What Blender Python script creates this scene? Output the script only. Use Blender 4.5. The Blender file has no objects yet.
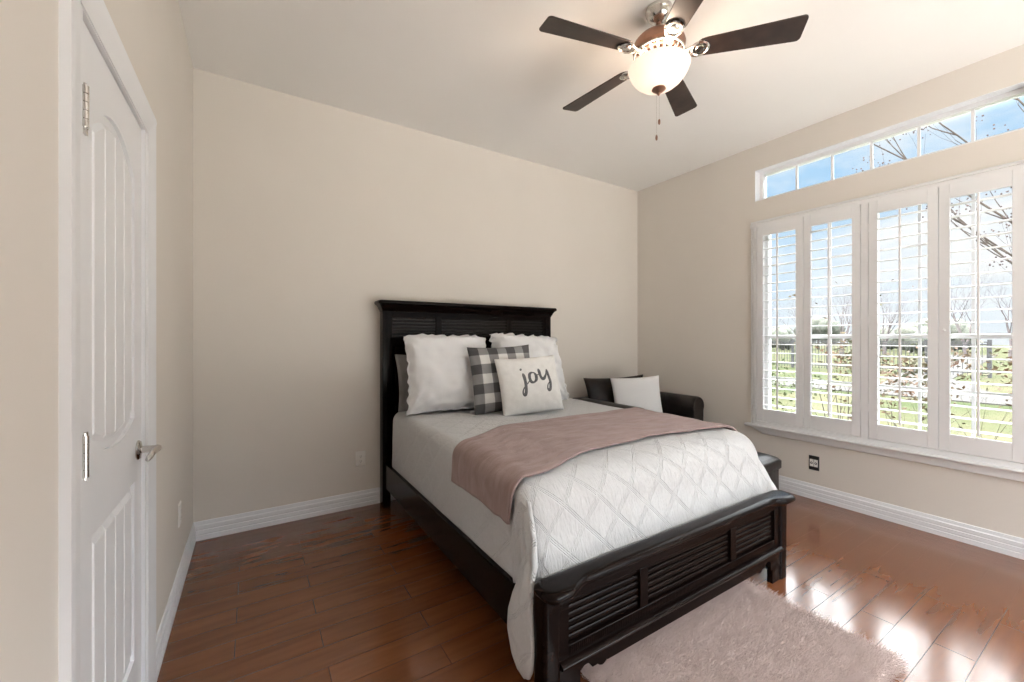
import bpy, math, random
from math import sin, cos, pi, radians, sqrt, atan2
from mathutils import Vector, Matrix, noise
S = bpy.context.scene
COL = S.collection
R = random.Random(7)

# ------------------------------------------------------------------ camera
YAW = 0.5622906
CAMH = 1.30670
cam_d = bpy.data.cameras.new('camera'); cam = bpy.data.objects.new('camera', cam_d); COL.objects.link(cam)
cam.location = (0, 0, CAMH); cam.rotation_euler = (pi / 2, 0, -YAW)
cam_d.sensor_width = 36; cam_d.lens = 411.6 * 36 / 1024; cam_d.shift_y = -2.65 / 1024
cam_d.clip_start = 0.02; cam_d.clip_end = 500
S.camera = cam
S.view_settings.view_transform = 'Standard'; S.view_settings.look = 'None'
S.view_settings.gamma = 1; S.view_settings.use_curve_mapping = False
S.view_settings.exposure = 1.10

# ------------------------------------------------------------------ sky
SKY_LOW, SKY_HIGH, SKY_BACK = 0.50, 11.0, 4.8  # sky above the visible part is made far brighter to light the room
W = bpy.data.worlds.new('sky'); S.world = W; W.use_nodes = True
nt = W.node_tree; nt.nodes.clear()
def N(t, kind, **kw):
    n = t.nodes.new(kind)
    for k, v in kw.items():
        if k.startswith('i_'):
            n.inputs[k[2:].replace('_', ' ')].default_value = v
        elif k.startswith('n_'):
            n.inputs[int(k[2:])].default_value = v
        else: setattr(n, k, v)
    return n
def ramp(t, stops, interp='LINEAR'):
    n = t.nodes.new('ShaderNodeValToRGB'); cr = n.color_ramp; cr.interpolation = interp
    while len(cr.elements) < len(stops): cr.elements.new(0.5)
    for e, (p, c) in zip(cr.elements, stops):
        e.position = p; e.color = (c[0], c[1], c[2], 1) if hasattr(c, '__len__') else (c, c, c, 1)
    return n
tc = N(nt, 'ShaderNodeTexCoord'); sep = N(nt, 'ShaderNodeSeparateXYZ')
nt.links.new(tc.outputs['Generated'], sep.inputs[0])
grad = ramp(nt, [(0.0, (0.84, 0.91, 0.98)), (0.10, (0.70, 0.84, 0.97)), (0.34, (0.42, 0.68, 0.95)), (1.0, (0.42, 0.64, 0.93))])
nt.links.new(sep.outputs['Z'], grad.inputs[0])
mp = N(nt, 'ShaderNodeMapping'); mp.inputs['Scale'].default_value = (1.0, 1.0, 2.6); mp.inputs['Location'].default_value = (0.35, 0.1, 0.0)
nt.links.new(tc.outputs['Generated'], mp.inputs[0])
cl = N(nt, 'ShaderNodeTexNoise', i_Scale=2.6, i_Detail=7.0, i_Roughness=0.58); nt.links.new(mp.outputs[0], cl.inputs['Vector'])
clr = ramp(nt, [(0.47, 0.0), (0.66, 1.0)]); nt.links.new(cl.outputs['Fac'], clr.inputs[0])
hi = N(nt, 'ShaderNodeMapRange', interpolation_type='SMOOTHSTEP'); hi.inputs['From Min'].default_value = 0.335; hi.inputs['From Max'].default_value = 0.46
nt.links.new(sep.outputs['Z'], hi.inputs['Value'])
mx = N(nt, 'ShaderNodeMath', operation='MAXIMUM'); nt.links.new(clr.outputs[0], mx.inputs[0]); nt.links.new(hi.outputs[0], mx.inputs[1])
mixc = N(nt, 'ShaderNodeMix', data_type='RGBA'); mixc.inputs['B'].default_value = (0.98, 0.99, 1.0, 1)
nt.links.new(mx.outputs[0], mixc.inputs['Factor']); nt.links.new(grad.outputs[0], mixc.inputs['A'])
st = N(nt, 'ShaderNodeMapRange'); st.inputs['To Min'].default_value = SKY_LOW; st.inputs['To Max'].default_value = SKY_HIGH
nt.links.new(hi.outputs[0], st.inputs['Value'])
side = N(nt, 'ShaderNodeMapRange', interpolation_type='SMOOTHSTEP')    # added glow of the unseen high sky, stronger towards +X
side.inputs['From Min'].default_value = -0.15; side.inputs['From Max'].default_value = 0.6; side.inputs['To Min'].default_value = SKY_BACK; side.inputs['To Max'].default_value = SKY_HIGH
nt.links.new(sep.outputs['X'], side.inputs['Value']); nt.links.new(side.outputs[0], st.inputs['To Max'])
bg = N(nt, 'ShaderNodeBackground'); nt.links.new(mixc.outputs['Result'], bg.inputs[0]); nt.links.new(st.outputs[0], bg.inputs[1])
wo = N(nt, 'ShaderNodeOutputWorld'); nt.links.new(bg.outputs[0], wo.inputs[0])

# ------------------------------------------------------------------ sun (behind the house, lights the lawn only)
sd = bpy.data.lights.new('sun', 'SUN'); so = bpy.data.objects.new('sun', sd); COL.objects.link(so)
sd.energy = 4.0; sd.color = (1, 0.95, 0.87); sd.angle = radians(0.6)
so.location = (-6, 6, 12)
so.rotation_euler = Vector((0.75, -0.30, -0.85)).to_track_quat('-Z', 'Y').to_euler()

# ================================================================== mesh builder
ORG = {}
class MB:
    def __init__(s): s.v = []; s.f = []; s.uv = {}
    def add(s, vs, fs):
        b = len(s.v); s.v += [tuple(p) for p in vs]; s.f += [tuple(i + b for i in f) for f in fs]; return b
    def box(s, x0, x1, y0, y1, z0, z1):
        s.add([(x0,y0,z0),(x1,y0,z0),(x1,y1,z0),(x0,y1,z0),(x0,y0,z1),(x1,y0,z1),(x1,y1,z1),(x0,y1,z1)],
              [(0,3,2,1),(4,5,6,7),(0,1,5,4),(1,2,6,5),(2,3,7,6),(3,0,4,7)]); return s
    def prism(s, poly, axis, a, b):
        n = len(poly); vs = []
        for t in (a, b):
            for (u, w) in poly:
                vs.append({'x': (t, u, w), 'y': (u, t, w), 'z': (u, w, t)}[axis])
        fs = [tuple(range(n))[::-1], tuple(range(n, 2*n))] + [(i, (i+1) % n, n + (i+1) % n, n + i) for i in range(n)]
        s.add(vs, fs); return s
    def loft(s, rings, cap0=True, cap1=True, closed=True):
        n = len(rings[0]); vs = [p for r in rings for p in r]; fs = []
        m = n if closed else n - 1
        for k in range(len(rings) - 1):
            for i in range(m):
                j = (i + 1) % n; fs.append((k*n+i, k*n+j, (k+1)*n+j, (k+1)*n+i))
        if cap0: fs.append(tuple(range(n))[::-1])
        if cap1: fs.append(tuple((len(rings)-1)*n + i for i in range(n)))
        s.add(vs, fs); return s
    def tube(s, pts, r, n=8, caps=True):
        pts = [Vector(p) for p in pts]; rings = []; up = None
        for i, p in enumerate(pts):
            d = (pts[min(i+1, len(pts)-1)] - pts[max(i-1, 0)])
            d = d.normalized() if d.length > 1e-9 else Vector((0,0,1))
            if up is None:
                up = Vector((0,0,1)) if abs(d.z) < 0.9 else Vector((1,0,0))
            a = d.cross(up)
            if a.length < 1e-4: a = d.cross(Vector((1,0,0)))
            a.normalize(); b = a.cross(d).normalized(); up = b
            rr = r[i] if hasattr(r, '__len__') else r
            rings.append([p + a*cos(2*pi*k/n)*rr + b*sin(2*pi*k/n)*rr for k in range(n)])
        s.loft(rings, caps, caps); return s
    def lathe(s, prof, c=(0,0,0), n=32, axis='z', caps=True):
        rings = []
        for (r, z) in prof:
            ring = []
            for k in range(n):
                a = 2*pi*k/n; u, w = r*cos(a), r*sin(a)
                ring.append({'z': (c[0]+u, c[1]+w, c[2]+z), 'x': (c[0]+z, c[1]+u, c[2]+w), 'y': (c[0]+u, c[1]+z, c[2]+w)}[axis])
            rings.append(ring)
        s.loft(rings, caps, caps); return s
    def rr(s, levels, seg=6):
        """loft of rounded rectangles: (z, x0, x1, y0, y1, r)"""
        rings = []
        for (z, x0, x1, y0, y1, r) in levels:
            r = max(0.0005, min(r, (x1-x0)/2-1e-4, (y1-y0)/2-1e-4)); ring = []
            for (cx, cy, a0) in ((x1-r, y0+r, -pi/2), (x1-r, y1-r, 0), (x0+r, y1-r, pi/2), (x0+r, y0+r, pi)):
                for k in range(seg+1):
                    a = a0 + (pi/2)*k/seg; ring.append((cx + r*cos(a), cy + r*sin(a), z))
            rings.append(ring)
        s.loft(rings); return s
    def grid(s, nu, nv, fn, uvfn=None):
        b = len(s.v)
        for j in range(nv+1):
            for i in range(nu+1):
                u, v = i/nu, j/nv; s.v.append(tuple(fn(u, v)))
                if uvfn: s.uv[len(s.v)-1] = uvfn(u, v)
        for j in range(nv):
            for i in range(nu):
                a = b + j*(nu+1) + i; s.f.append((a, a+1, a+nu+2, a+nu+1))
        return s
    def xf(s, M, start=0):
        for i in range(start, len(s.v)): s.v[i] = tuple(M @ Vector(s.v[i]))
        return s
    def build(s, name, mat, parent=None, bevel=0, seg=2, angle=35, smooth=True, origin=None, solid=0, kind=None, weld=False, recalc=True):
        if parent is not None: o0 = ORG[parent.name]
        elif origin is not None: o0 = Vector(origin)
        else:
            xs = [p[0] for p in s.v]; ys = [p[1] for p in s.v]; zs = [p[2] for p in s.v]
            o0 = Vector(((min(xs)+max(xs))/2, (min(ys)+max(ys))/2, min(zs)))
        me = bpy.data.meshes.new(name)
        me.from_pydata([(p[0]-o0.x, p[1]-o0.y, p[2]-o0.z) for p in s.v], [], s.f)
        if s.uv:
            ul = me.uv_layers.new(name='UVMap')
            for l in me.loops: ul.data[l.index].uv = s.uv.get(l.vertex_index, (0, 0))
        import bmesh
        bm = bmesh.new(); bm.from_mesh(me)
        if weld: bmesh.ops.remove_doubles(bm, verts=bm.verts, dist=1e-5)
        if recalc: bmesh.ops.recalc_face_normals(bm, faces=bm.faces)
        bm.to_mesh(me); bm.free()
        if smooth:
            for p in me.polygons: p.use_smooth = True
            me.set_sharp_from_angle(angle=radians(angle))
        if mat: me.materials.append(mat)
        o = bpy.data.objects.new(name, me); COL.objects.link(o)
        if parent is not None: o.parent = parent
        else: o.location = o0
        ORG[o.name] = o0
        if solid:
            m = o.modifiers.new('solid', 'SOLIDIFY'); m.thickness = solid; m.offset = -1
        if bevel:
            m = o.modifiers.new('bevel', 'BEVEL'); m.width = bevel; m.segments = seg; m.limit_method = 'ANGLE'; m.angle_limit = radians(30)
        if kind: o['kind'] = kind
        return o
def thing(name, label, cat, loc, group=None, kind=None):
    o = bpy.data.objects.new(name, None); COL.objects.link(o); o.location = loc
    o.empty_display_size = 0.05; ORG[o.name] = Vector(loc)
    tag(o, label, cat, group, kind); return o
def tag(o, label=None, cat=None, group=None, kind=None):
    if label: o['label'] = label
    if cat: o['category'] = cat
    if group: o['group'] = group
    if kind: o['kind'] = kind
    return o
def copy_tree(o, parent=None):
    c = o.copy(); COL.objects.link(c)
    if parent is not None: c.parent = parent
    ORG[c.name] = ORG[o.name]
    for ch in [x for x in KIDS(o)]: copy_tree(ch, c)
    return c
def KIDS(o): return [x for x in list(COL.objects) if x.parent == o]

# ================================================================== materials
def mat(name, col, rough=0.5, metal=0, spec=0.5, coat=0, sheen=0, emit=None, es=0):
    m = bpy.data.materials.new(name); m.use_nodes = True; b = m.node_tree.nodes['Principled BSDF']
    b.inputs['Base Color'].default_value = (*col, 1); b.inputs['Roughness'].default_value = rough
    b.inputs['Metallic'].default_value = metal; b.inputs['Specular IOR Level'].default_value = spec
    b.inputs['Coat Weight'].default_value = coat; b.inputs['Coat Roughness'].default_value = 0.12
    b.inputs['Sheen Weight'].default_value = sheen
    if emit: b.inputs['Emission Color'].default_value = (*emit, 1); b.inputs['Emission Strength'].default_value = es
    return m
def P(m): return m.node_tree.nodes['Principled BSDF']
def noisy(m, c1, c2, scale=8, detail=5, stretch=(1,1,1), bump=0, bscale=None, dist=0.002, coord='Object', lo=0.35, hi=0.65):
    t = m.node_tree; tc = N(t, 'ShaderNodeTexCoord'); mp = N(t, 'ShaderNodeMapping'); mp.inputs['Scale'].default_value = stretch
    t.links.new(tc.outputs[coord], mp.inputs[0])
    n = N(t, 'ShaderNodeTexNoise', i_Scale=scale, i_Detail=detail); t.links.new(mp.outputs[0], n.inputs['Vector'])
    r = ramp(t, [(lo, c1), (hi, c2)]); t.links.new(n.outputs['Fac'], r.inputs[0]); t.links.new(r.outputs[0], P(m).inputs['Base Color'])
    if bump:
        n2 = N(t, 'ShaderNodeTexNoise', i_Scale=bscale or scale*4, i_Detail=4.0); t.links.new(mp.outputs[0], n2.inputs['Vector'])
        b = N(t, 'ShaderNodeBump', i_Strength=bump, i_Distance=dist); t.links.new(n2.outputs['Fac'], b.inputs['Height'])
        t.links.new(b.outputs[0], P(m).inputs['Normal'])
    return m
M = {}
M['wall'] = noisy(mat('wall_paint', (0.66,0.60,0.525), 0.85), (0.73,0.683,0.625), (0.75,0.703,0.645), 1.5, 3, bump=0.25, bscale=55, dist=0.0015)
M['ceil'] = noisy(mat('ceiling_paint', (0.72,0.70,0.65), 0.9), (0.84,0.825,0.795), (0.86,0.845,0.815), 1.2, 3, bump=0.2, bscale=70, dist=0.001)
M['trim'] = noisy(mat('white_trim_paint', (0.82,0.82,0.82), 0.38), (0.81,0.82,0.84), (0.83,0.84,0.86), 3, 2)
M['shut'] = noisy(mat('shutter_paint', (0.80,0.80,0.80), 0.4), (0.79,0.79,0.795), (0.81,0.81,0.815), 3, 2)
M['vinyl'] = noisy(mat('window_vinyl', (0.83,0.83,0.83), 0.35), (0.82,0.82,0.82), (0.84,0.84,0.84), 3, 2)
M['louver'] = noisy(mat('espresso_louver', (0.010,0.006,0.005), 0.2, spec=0.25), (0.006,0.0035,0.003), (0.010,0.006,0.005), 6, 3)
M['dark'] = noisy(mat('espresso_wood', (0.006,0.0035,0.003), 0.2, spec=0.10), (0.004,0.0022,0.002), (0.009,0.005,0.004), 6, 5, (1,6,6), bump=0.08, bscale=20, dist=0.001)
M['leather'] = noisy(mat('black_leather', (0.014,0.011,0.010), 0.34, spec=0.3), (0.010,0.008,0.008), (0.022,0.017,0.015), 9, 4, bump=0.35, bscale=26, dist=0.004)
M['leather2'] = noisy(mat('brown_black_leather', (0.016,0.010,0.008), 0.4, spec=0.3), (0.010,0.007,0.006), (0.024,0.015,0.011), 9, 4, bump=0.4, bscale=18, dist=0.006)
M['nickel'] = noisy(mat('brushed_nickel', (0.62,0.60,0.57), 0.2, 1), (0.58,0.56,0.53), (0.66,0.64,0.61), 20, 3)
M['bronze'] = noisy(mat('bronze_metal', (0.30,0.17,0.12), 0.35, 0.85), (0.27,0.15,0.105), (0.34,0.20,0.145), 14, 3)
M['blade'] = noisy(mat('walnut_blade', (0.035,0.022,0.018), 0.42), (0.026,0.016,0.013), (0.045,0.028,0.022), 5, 5, (3,3,3))
M['plastic'] = noisy(mat('outlet_plastic', (0.82,0.80,0.76), 0.3), (0.81,0.79,0.75), (0.83,0.81,0.77), 5, 2)
M['slot'] = noisy(mat('slot_dark', (0.02,0.02,0.02), 0.5), (0.015,0.015,0.015), (0.03,0.03,0.03), 5, 2)
M['whitecloth'] = noisy(mat('white_cotton', (0.80,0.80,0.80), 0.9, sheen=0.15), (0.79,0.79,0.80), (0.82,0.82,0.82), 4, 3, bump=0.35, bscale=14, dist=0.01)
M['creamcloth'] = noisy(mat('cream_canvas', (0.78,0.77,0.74), 0.92), (0.76,0.75,0.72), (0.80,0.79,0.76), 30, 3, bump=0.25, bscale=120, dist=0.002)
M['greycloth'] = noisy(mat('grey_cotton', (0.20,0.19,0.185), 0.9), (0.18,0.17,0.165), (0.22,0.21,0.205), 12, 3, bump=0.2, bscale=60)
M['ink'] = noisy(mat('grey_lettering', (0.12,0.12,0.125), 0.9), (0.10,0.10,0.105), (0.15,0.15,0.155), 60, 3)
M['mattress'] = noisy(mat('mattress_ticking', (0.72,0.71,0.69), 0.9), (0.70,0.69,0.67), (0.74,0.73,0.71), 20, 3)

# floor: planks run along X, 0.1245 m wide
def floor_mat():
    m = mat('hardwood_planks', (0.12,0.04,0.02), 0.2, coat=0.5); t = m.node_tree; b = P(m); b.inputs['IOR'].default_value = 1.5
    tc = N(t, 'ShaderNodeTexCoord'); mp = N(t, 'ShaderNodeMapping'); mp.inputs['Location'].default_value = (-0.255, -0.033, 0)
    t.links.new(tc.outputs['Object'], mp.inputs[0])
    br = N(t, 'ShaderNodeTexBrick'); br.offset = 0.43; br.offset_frequency = 2; br.squash = 1.0
    for k, v in dict(Scale=1.0, Bias=0.0).items(): br.inputs[k].default_value = v
    br.inputs['Mortar Size'].default_value = 0.0016; br.inputs['Mortar Smooth'].default_value = 0.3
    br.inputs['Brick Width'].default_value = 0.74; br.inputs['Row Height'].default_value = 0.1245
    br.inputs['Color1'].default_value = (0,0,0,1); br.inputs['Color2'].default_value = (1,1,1,1); br.inputs['Mortar'].default_value = (0.5,0.5,0.5,1)
    t.links.new(mp.outputs[0], br.inputs['Vector'])
    plank = ramp(t, [(0.0, (0.150,0.050,0.017)), (0.5, (0.165,0.056,0.019)), (1.0, (0.182,0.063,0.022))]); t.links.new(br.outputs['Color'], plank.inputs[0])
    ms = N(t, 'ShaderNodeMapping'); ms.inputs['Scale'].default_value = (1.2, 9, 1); t.links.new(tc.outputs['Object'], ms.inputs[0])
    gn = N(t, 'ShaderNodeTexNoise', i_Scale=2.2, i_Detail=4.0, i_Roughness=0.5, i_Distortion=0.4); t.links.new(ms.outputs[0], gn.inputs['Vector'])
    gr = ramp(t, [(0.3, 0.78), (0.55, 1.0), (0.75, 1.15)]); t.links.new(gn.outputs['Fac'], gr.inputs[0])
    mul = N(t, 'ShaderNodeMix', data_type='RGBA', blend_type='MULTIPLY'); mul.inputs['Factor'].default_value = 1
    t.links.new(plank.outputs[0], mul.inputs['A']); t.links.new(gr.outputs[0], mul.inputs['B'])
    mo = N(t, 'ShaderNodeMix', data_type='RGBA'); mo.inputs['B'].default_value = (0.075,0.026,0.011,1)
    t.links.new(br.outputs['Fac'], mo.inputs['Factor']); t.links.new(mul.outputs['Result'], mo.inputs['A'])
    t.links.new(mo.outputs['Result'], b.inputs['Base Color'])
    # wear and hand scraping
    bn = N(t, 'ShaderNodeTexNoise', i_Scale=5.0, i_Detail=3.0)
    t.links.new(ms.outputs[0], bn.inputs['Vector'])
    big = N(t, 'ShaderNodeTexNoise', i_Scale=4.2, i_Detail=2.0); t.links.new(tc.outputs['Object'], big.inputs['Vector'])
    rr_ = ramp(t, [(0.35, 0.16), (0.65, 0.27)]); t.links.new(big.outputs['Fac'], rr_.inputs[0]); t.links.new(rr_.outputs[0], b.inputs['Roughness'])
    sub = N(t, 'ShaderNodeMath', operation='MULTIPLY', n_1=-1.0); t.links.new(br.outputs['Fac'], sub.inputs[0])
    b1 = N(t, 'ShaderNodeBump', i_Strength=0.6, i_Distance=0.0015); t.links.new(sub.outputs[0], b1.inputs['Height'])
    b2 = N(t, 'ShaderNodeBump', i_Strength=0.08, i_Distance=0.004); t.links.new(bn.outputs['Fac'], b2.inputs['Height']); t.links.new(b1.outputs[0], b2.inputs['Normal'])
    t.links.new(b1.outputs[0], b.inputs['Normal']); t.links.new(b1.outputs[0], b.inputs['Coat Normal'])
    return m
M['floor'] = floor_mat()

def quilt_mat():
    m = mat('quilted_cotton', (0.79,0.79,0.785), 0.9, sheen=0.1); t = m.node_tree
    tc = N(t, 'ShaderNodeTexCoord'); sp = N(t, 'ShaderNodeSeparateXYZ'); t.links.new(tc.outputs['UV'], sp.inputs[0])
    def fam(op):
        a = N(t, 'ShaderNodeMath', operation=op); t.links.new(sp.outputs[0], a.inputs[0]); t.links.new(sp.outputs[1], a.inputs[1])
        d = N(t, 'ShaderNodeMath', operation='DIVIDE', n_1=0.19); t.links.new(a.outputs[0], d.inputs[0])
        fr = N(t, 'ShaderNodeMath', operation='PINGPONG', n_1=0.5); t.links.new(d.outputs[0], fr.inputs[0])   # 0 at line
        s2 = N(t, 'ShaderNodeMath', operation='SUBTRACT', n_1=0.056); t.links.new(fr.outputs[0], s2.inputs[0])
        ab = N(t, 'ShaderNodeMath', operation='ABSOLUTE'); t.links.new(s2.outputs[0], ab.inputs[0])
        mn = N(t, 'ShaderNodeMath', operation='MINIMUM'); t.links.new(fr.outputs[0], mn.inputs[0]); t.links.new(ab.outputs[0], mn.inputs[1])
        mr = N(t, 'ShaderNodeMapRange', interpolation_type='SMOOTHSTEP'); mr.inputs['From Max'].default_value = 0.032
        t.links.new(mn.outputs[0], mr.inputs['Value']); return mr
    A = fam('ADD'); B = fam('SUBTRACT')
    mn = N(t, 'ShaderNodeMath', operation='MINIMUM'); t.links.new(A.outputs[0], mn.inputs[0]); t.links.new(B.outputs[0], mn.inputs[1])
    mp = N(t, 'ShaderNodeMapping'); mp.inputs['Scale'].default_value = (2.2,0.6,1); t.links.new(tc.outputs['UV'], mp.inputs[0])
    w = N(t, 'ShaderNodeTexNoise', i_Scale=34.0, i_Detail=4.0, i_Distortion=0.8); t.links.new(mp.outputs[0], w.inputs['Vector'])
    b1 = N(t, 'ShaderNodeBump', i_Strength=0.72, i_Distance=0.0033); t.links.new(mn.outputs[0], b1.inputs['Height'])
    b2 = N(t, 'ShaderNodeBump', i_Strength=0.55, i_Distance=0.008); t.links.new(w.outputs['Fac'], b2.inputs['Height']); t.links.new(b1.outputs[0], b2.inputs['Normal'])
    t.links.new(b2.outputs[0], P(m).inputs['Normal'])
    n3 = N(t, 'ShaderNodeTexNoise', i_Scale=60.0, i_Detail=2.0); t.links.new(tc.outputs['UV'], n3.inputs['Vector'])
    r = ramp(t, [(0.3, (0.55,0.55,0.55)), (0.7, (0.58,0.58,0.58))]); t.links.new(n3.outputs['Fac'], r.inputs[0]); t.links.new(r.outputs[0], P(m).inputs['Base Color'])
    return m
M['quilt'] = quilt_mat()
def throw_mat(name, c1, c2, bd, sc, stretch=(1,1,1)):
    m = mat(name, c1, 0.95, sheen=0.25, spec=0.15); P(m).inputs['Sheen Tint'].default_value = (0.95,0.85,0.84,1); P(m).inputs['Sheen Roughness'].default_value = 0.45
    t = m.node_tree; tc = N(t, 'ShaderNodeTexCoord'); mp = N(t, 'ShaderNodeMapping'); mp.inputs['Scale'].default_value = stretch; t.links.new(tc.outputs['UV'], mp.inputs[0])
    n = N(t, 'ShaderNodeTexNoise', i_Scale=sc, i_Detail=6.0, i_Distortion=0.7); t.links.new(mp.outputs[0], n.inputs['Vector'])
    r = ramp(t, [(0.3, c1), (0.7, c2)]); t.links.new(n.outputs['Fac'], r.inputs[0]); t.links.new(r.outputs[0], P(m).inputs['Base Color'])
    b = N(t, 'ShaderNodeBump', i_Strength=0.6, i_Distance=bd); t.links.new(n.outputs['Fac'], b.inputs['Height'])
    f = N(t, 'ShaderNodeTexNoise', i_Scale=sc*14, i_Detail=3.0); t.links.new(mp.outputs[0], f.inputs['Vector'])
    b2 = N(t, 'ShaderNodeBump', i_Strength=0.4, i_Distance=0.003); t.links.new(f.outputs['Fac'], b2.inputs['Height']); t.links.new(b.outputs[0], b2.inputs['Normal'])
    t.links.new(b2.outputs[0], P(m).inputs['Normal']); return m
M['throw'] = throw_mat('mauve_plush', (0.29,0.207,0.19), (0.37,0.275,0.258), 0.01, 9, (1,2.2,1))
M['rug'] = throw_mat('mauve_fur', (0.57,0.47,0.435), (0.66,0.56,0.53), 0.006, 12, (1,2.2,1))

def check_mat():
    m = mat('buffalo_check', (0.5,0.5,0.5), 0.92); t = m.node_tree
    tc = N(t, 'ShaderNodeTexCoord'); sp = N(t, 'ShaderNodeSeparateXYZ'); t.links.new(tc.outputs['UV'], sp.inputs[0])
    outs = []
    for k in range(2):
        d = N(t, 'ShaderNodeMath', operation='MULTIPLY', n_1=3.5); t.links.new(sp.outputs[k], d.inputs[0])
        fr = N(t, 'ShaderNodeMath', operation='FRACT'); t.links.new(d.outputs[0], fr.inputs[0])
        g = N(t, 'ShaderNodeMath', operation='LESS_THAN', n_1=0.5); t.links.new(fr.outputs[0], g.inputs[0]); outs.append(g)
    ad = N(t, 'ShaderNodeMath', operation='ADD'); t.links.new(outs[0].outputs[0], ad.inputs[0]); t.links.new(outs[1].outputs[0], ad.inputs[1])
    hf = N(t, 'ShaderNodeMath', operation='MULTIPLY', n_1=0.5); t.links.new(ad.outputs[0], hf.inputs[0])
    r = ramp(t, [(0.0, (0.72,0.71,0.69)), (0.4, (0.27,0.265,0.265)), (0.8, (0.085,0.083,0.085))], 'CONSTANT'); t.links.new(hf.outputs[0], r.inputs[0])
    t.links.new(r.outputs[0], P(m).inputs['Base Color'])
    n = N(t, 'ShaderNodeTexNoise', i_Scale=150.0, i_Detail=2.0); t.links.new(tc.outputs['UV'], n.inputs['Vector'])
    b = N(t, 'ShaderNodeBump', i_Strength=0.25, i_Distance=0.002); t.links.new(n.outputs['Fac'], b.inputs['Height']); t.links.new(b.outputs[0], P(m).inputs['Normal'])
    return m
M['check'] = check_mat()
def glass_mat():
    m = bpy.data.materials.new('window_glass'); m.use_nodes = True; t = m.node_tree; t.nodes.clear()
    tr = N(t, 'ShaderNodeBsdfTransparent'); tr.inputs[0].default_value = (0.97,0.98,0.98,1)
    gl = N(t, 'ShaderNodeBsdfGlossy'); gl.inputs['Roughness'].default_value = 0.02
    fr = N(t, 'ShaderNodeFresnel', i_IOR=1.3); mx_ = N(t, 'ShaderNodeMixShader'); o = N(t, 'ShaderNodeOutputMaterial')
    t.links.new(fr.outputs[0], mx_.inputs[0]); t.links.new(tr.outputs[0], mx_.inputs[1]); t.links.new(gl.outputs[0], mx_.inputs[2]); t.links.new(mx_.outputs[0], o.inputs[0])
    return m
M['glass'] = glass_mat()
def bowl_mat():
    m = bpy.data.materials.new('alabaster_glass_lit'); m.use_nodes = True; t = m.node_tree; t.nodes.clear()
    tl = N(t, 'ShaderNodeBsdfTranslucent'); tl.inputs[0].default_value = (0.28,0.25,0.22,1)
    df = N(t, 'ShaderNodeBsdfDiffuse'); df.inputs[0].default_value = (0.85,0.78,0.72,1)
    em = N(t, 'ShaderNodeEmission'); em.inputs[0].default_value = (1.0,0.90,0.82,1); em.inputs[1].default_value = 0.22
    m1 = N(t, 'ShaderNodeMixShader', n_0=0.45); a = N(t, 'ShaderNodeAddShader'); o = N(t, 'ShaderNodeOutputMaterial')
    t.links.new(df.outputs[0], m1.inputs[1]); t.links.new(tl.outputs[0], m1.inputs[2]); t.links.new(m1.outputs[0], a.inputs[0]); t.links.new(em.outputs[0], a.inputs[1]); t.links.new(a.outputs[0], o.inputs[0])
    return m
M['bowl'] = bowl_mat()
M['lawn'] = noisy(mat('lawn_grass', (0.3,0.35,0.15), 1.0, spec=0.04), (0.036,0.047,0.020), (0.072,0.068,0.040), 0.5, 4, lo=0.35, hi=0.65)
M['concrete'] = noisy(mat('pale_concrete', (0.6,0.57,0.52), 1.0, spec=0.05), (0.062,0.060,0.057), (0.08,0.077,0.074), 2, 4)
M['bounce_slab'] = noisy(mat('bounce_slab_pale', (0.6,0.57,0.52), 0.9), (0.58,0.56,0.53), (0.66,0.64,0.61), 2, 4)
M['fence'] = noisy(mat('fence_metal', (0.05,0.05,0.055), 0.5), (0.04,0.04,0.045), (0.07,0.07,0.075), 8, 2)
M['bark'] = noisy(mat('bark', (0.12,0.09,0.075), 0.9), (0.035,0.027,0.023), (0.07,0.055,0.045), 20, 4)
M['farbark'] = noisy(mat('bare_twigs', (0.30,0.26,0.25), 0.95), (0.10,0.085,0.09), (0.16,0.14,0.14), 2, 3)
M['evergreen'] = noisy(mat('evergreen_leaves', (0.13,0.18,0.09), 0.9), (0.06,0.07,0.055), (0.115,0.12,0.10), 1.5, 5, bump=0.5, bscale=3, dist=0.3)  # leaf colours lightened towards grey to carry the distance haze
M['seed'] = noisy(mat('dry_seed_heads', (0.07,0.05,0.05), 0.9), (0.05,0.035,0.035), (0.10,0.075,0.07), 30, 2)
M['leafrust'] = noisy(mat('rust_green_leaves', (0.25,0.2,0.08), 0.7), (0.05,0.06,0.025), (0.13,0.065,0.035), 3, 3)
M['leafgreen'] = noisy(mat('green_leaves', (0.2,0.28,0.08), 0.7), (0.04,0.065,0.02), (0.09,0.11,0.04), 3, 3)

# ================================================================== room shell
XL, XR, YB, H = -0.3246, 3.8641, 3.3393, 3.05
YF = -1.45      # the room is open towards the camera's side
WT = 0.14
def struct(name, mb, m, **k):
    return mb.build(name, m, kind='structure', **k)
struct('floor', MB().box(XL-0.2, XR+0.14, YF, YB+0.14, -0.06, 0.0), M['floor'], origin=(0,0,0), smooth=False)
struct('ceiling', MB().box(XL-0.2, XR+0.14, YF, YB+0.14, H, H+0.12), M['ceil'], smooth=False)
struct('wall_back', MB().box(XL-0.14, XR+0.14, YB, YB+0.14, 0, H), M['wall'], smooth=False)
# left wall with a shallow recess that takes the door
DY0, DY1, DZ = 1.282, 1.905, 2.035
mb = MB().box(XL-0.20, XL-0.06, YF, YB, 0, H)
mb.box(XL-0.06, XL, YF, DY0-0.018, 0, H).box(XL-0.06, XL, DY1+0.018, YB, 0, H).box(XL-0.06, XL, DY0-0.018, DY1+0.018, DZ+0.018, H)
struct('wall_left', mb, M['wall'], smooth=False)
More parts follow.
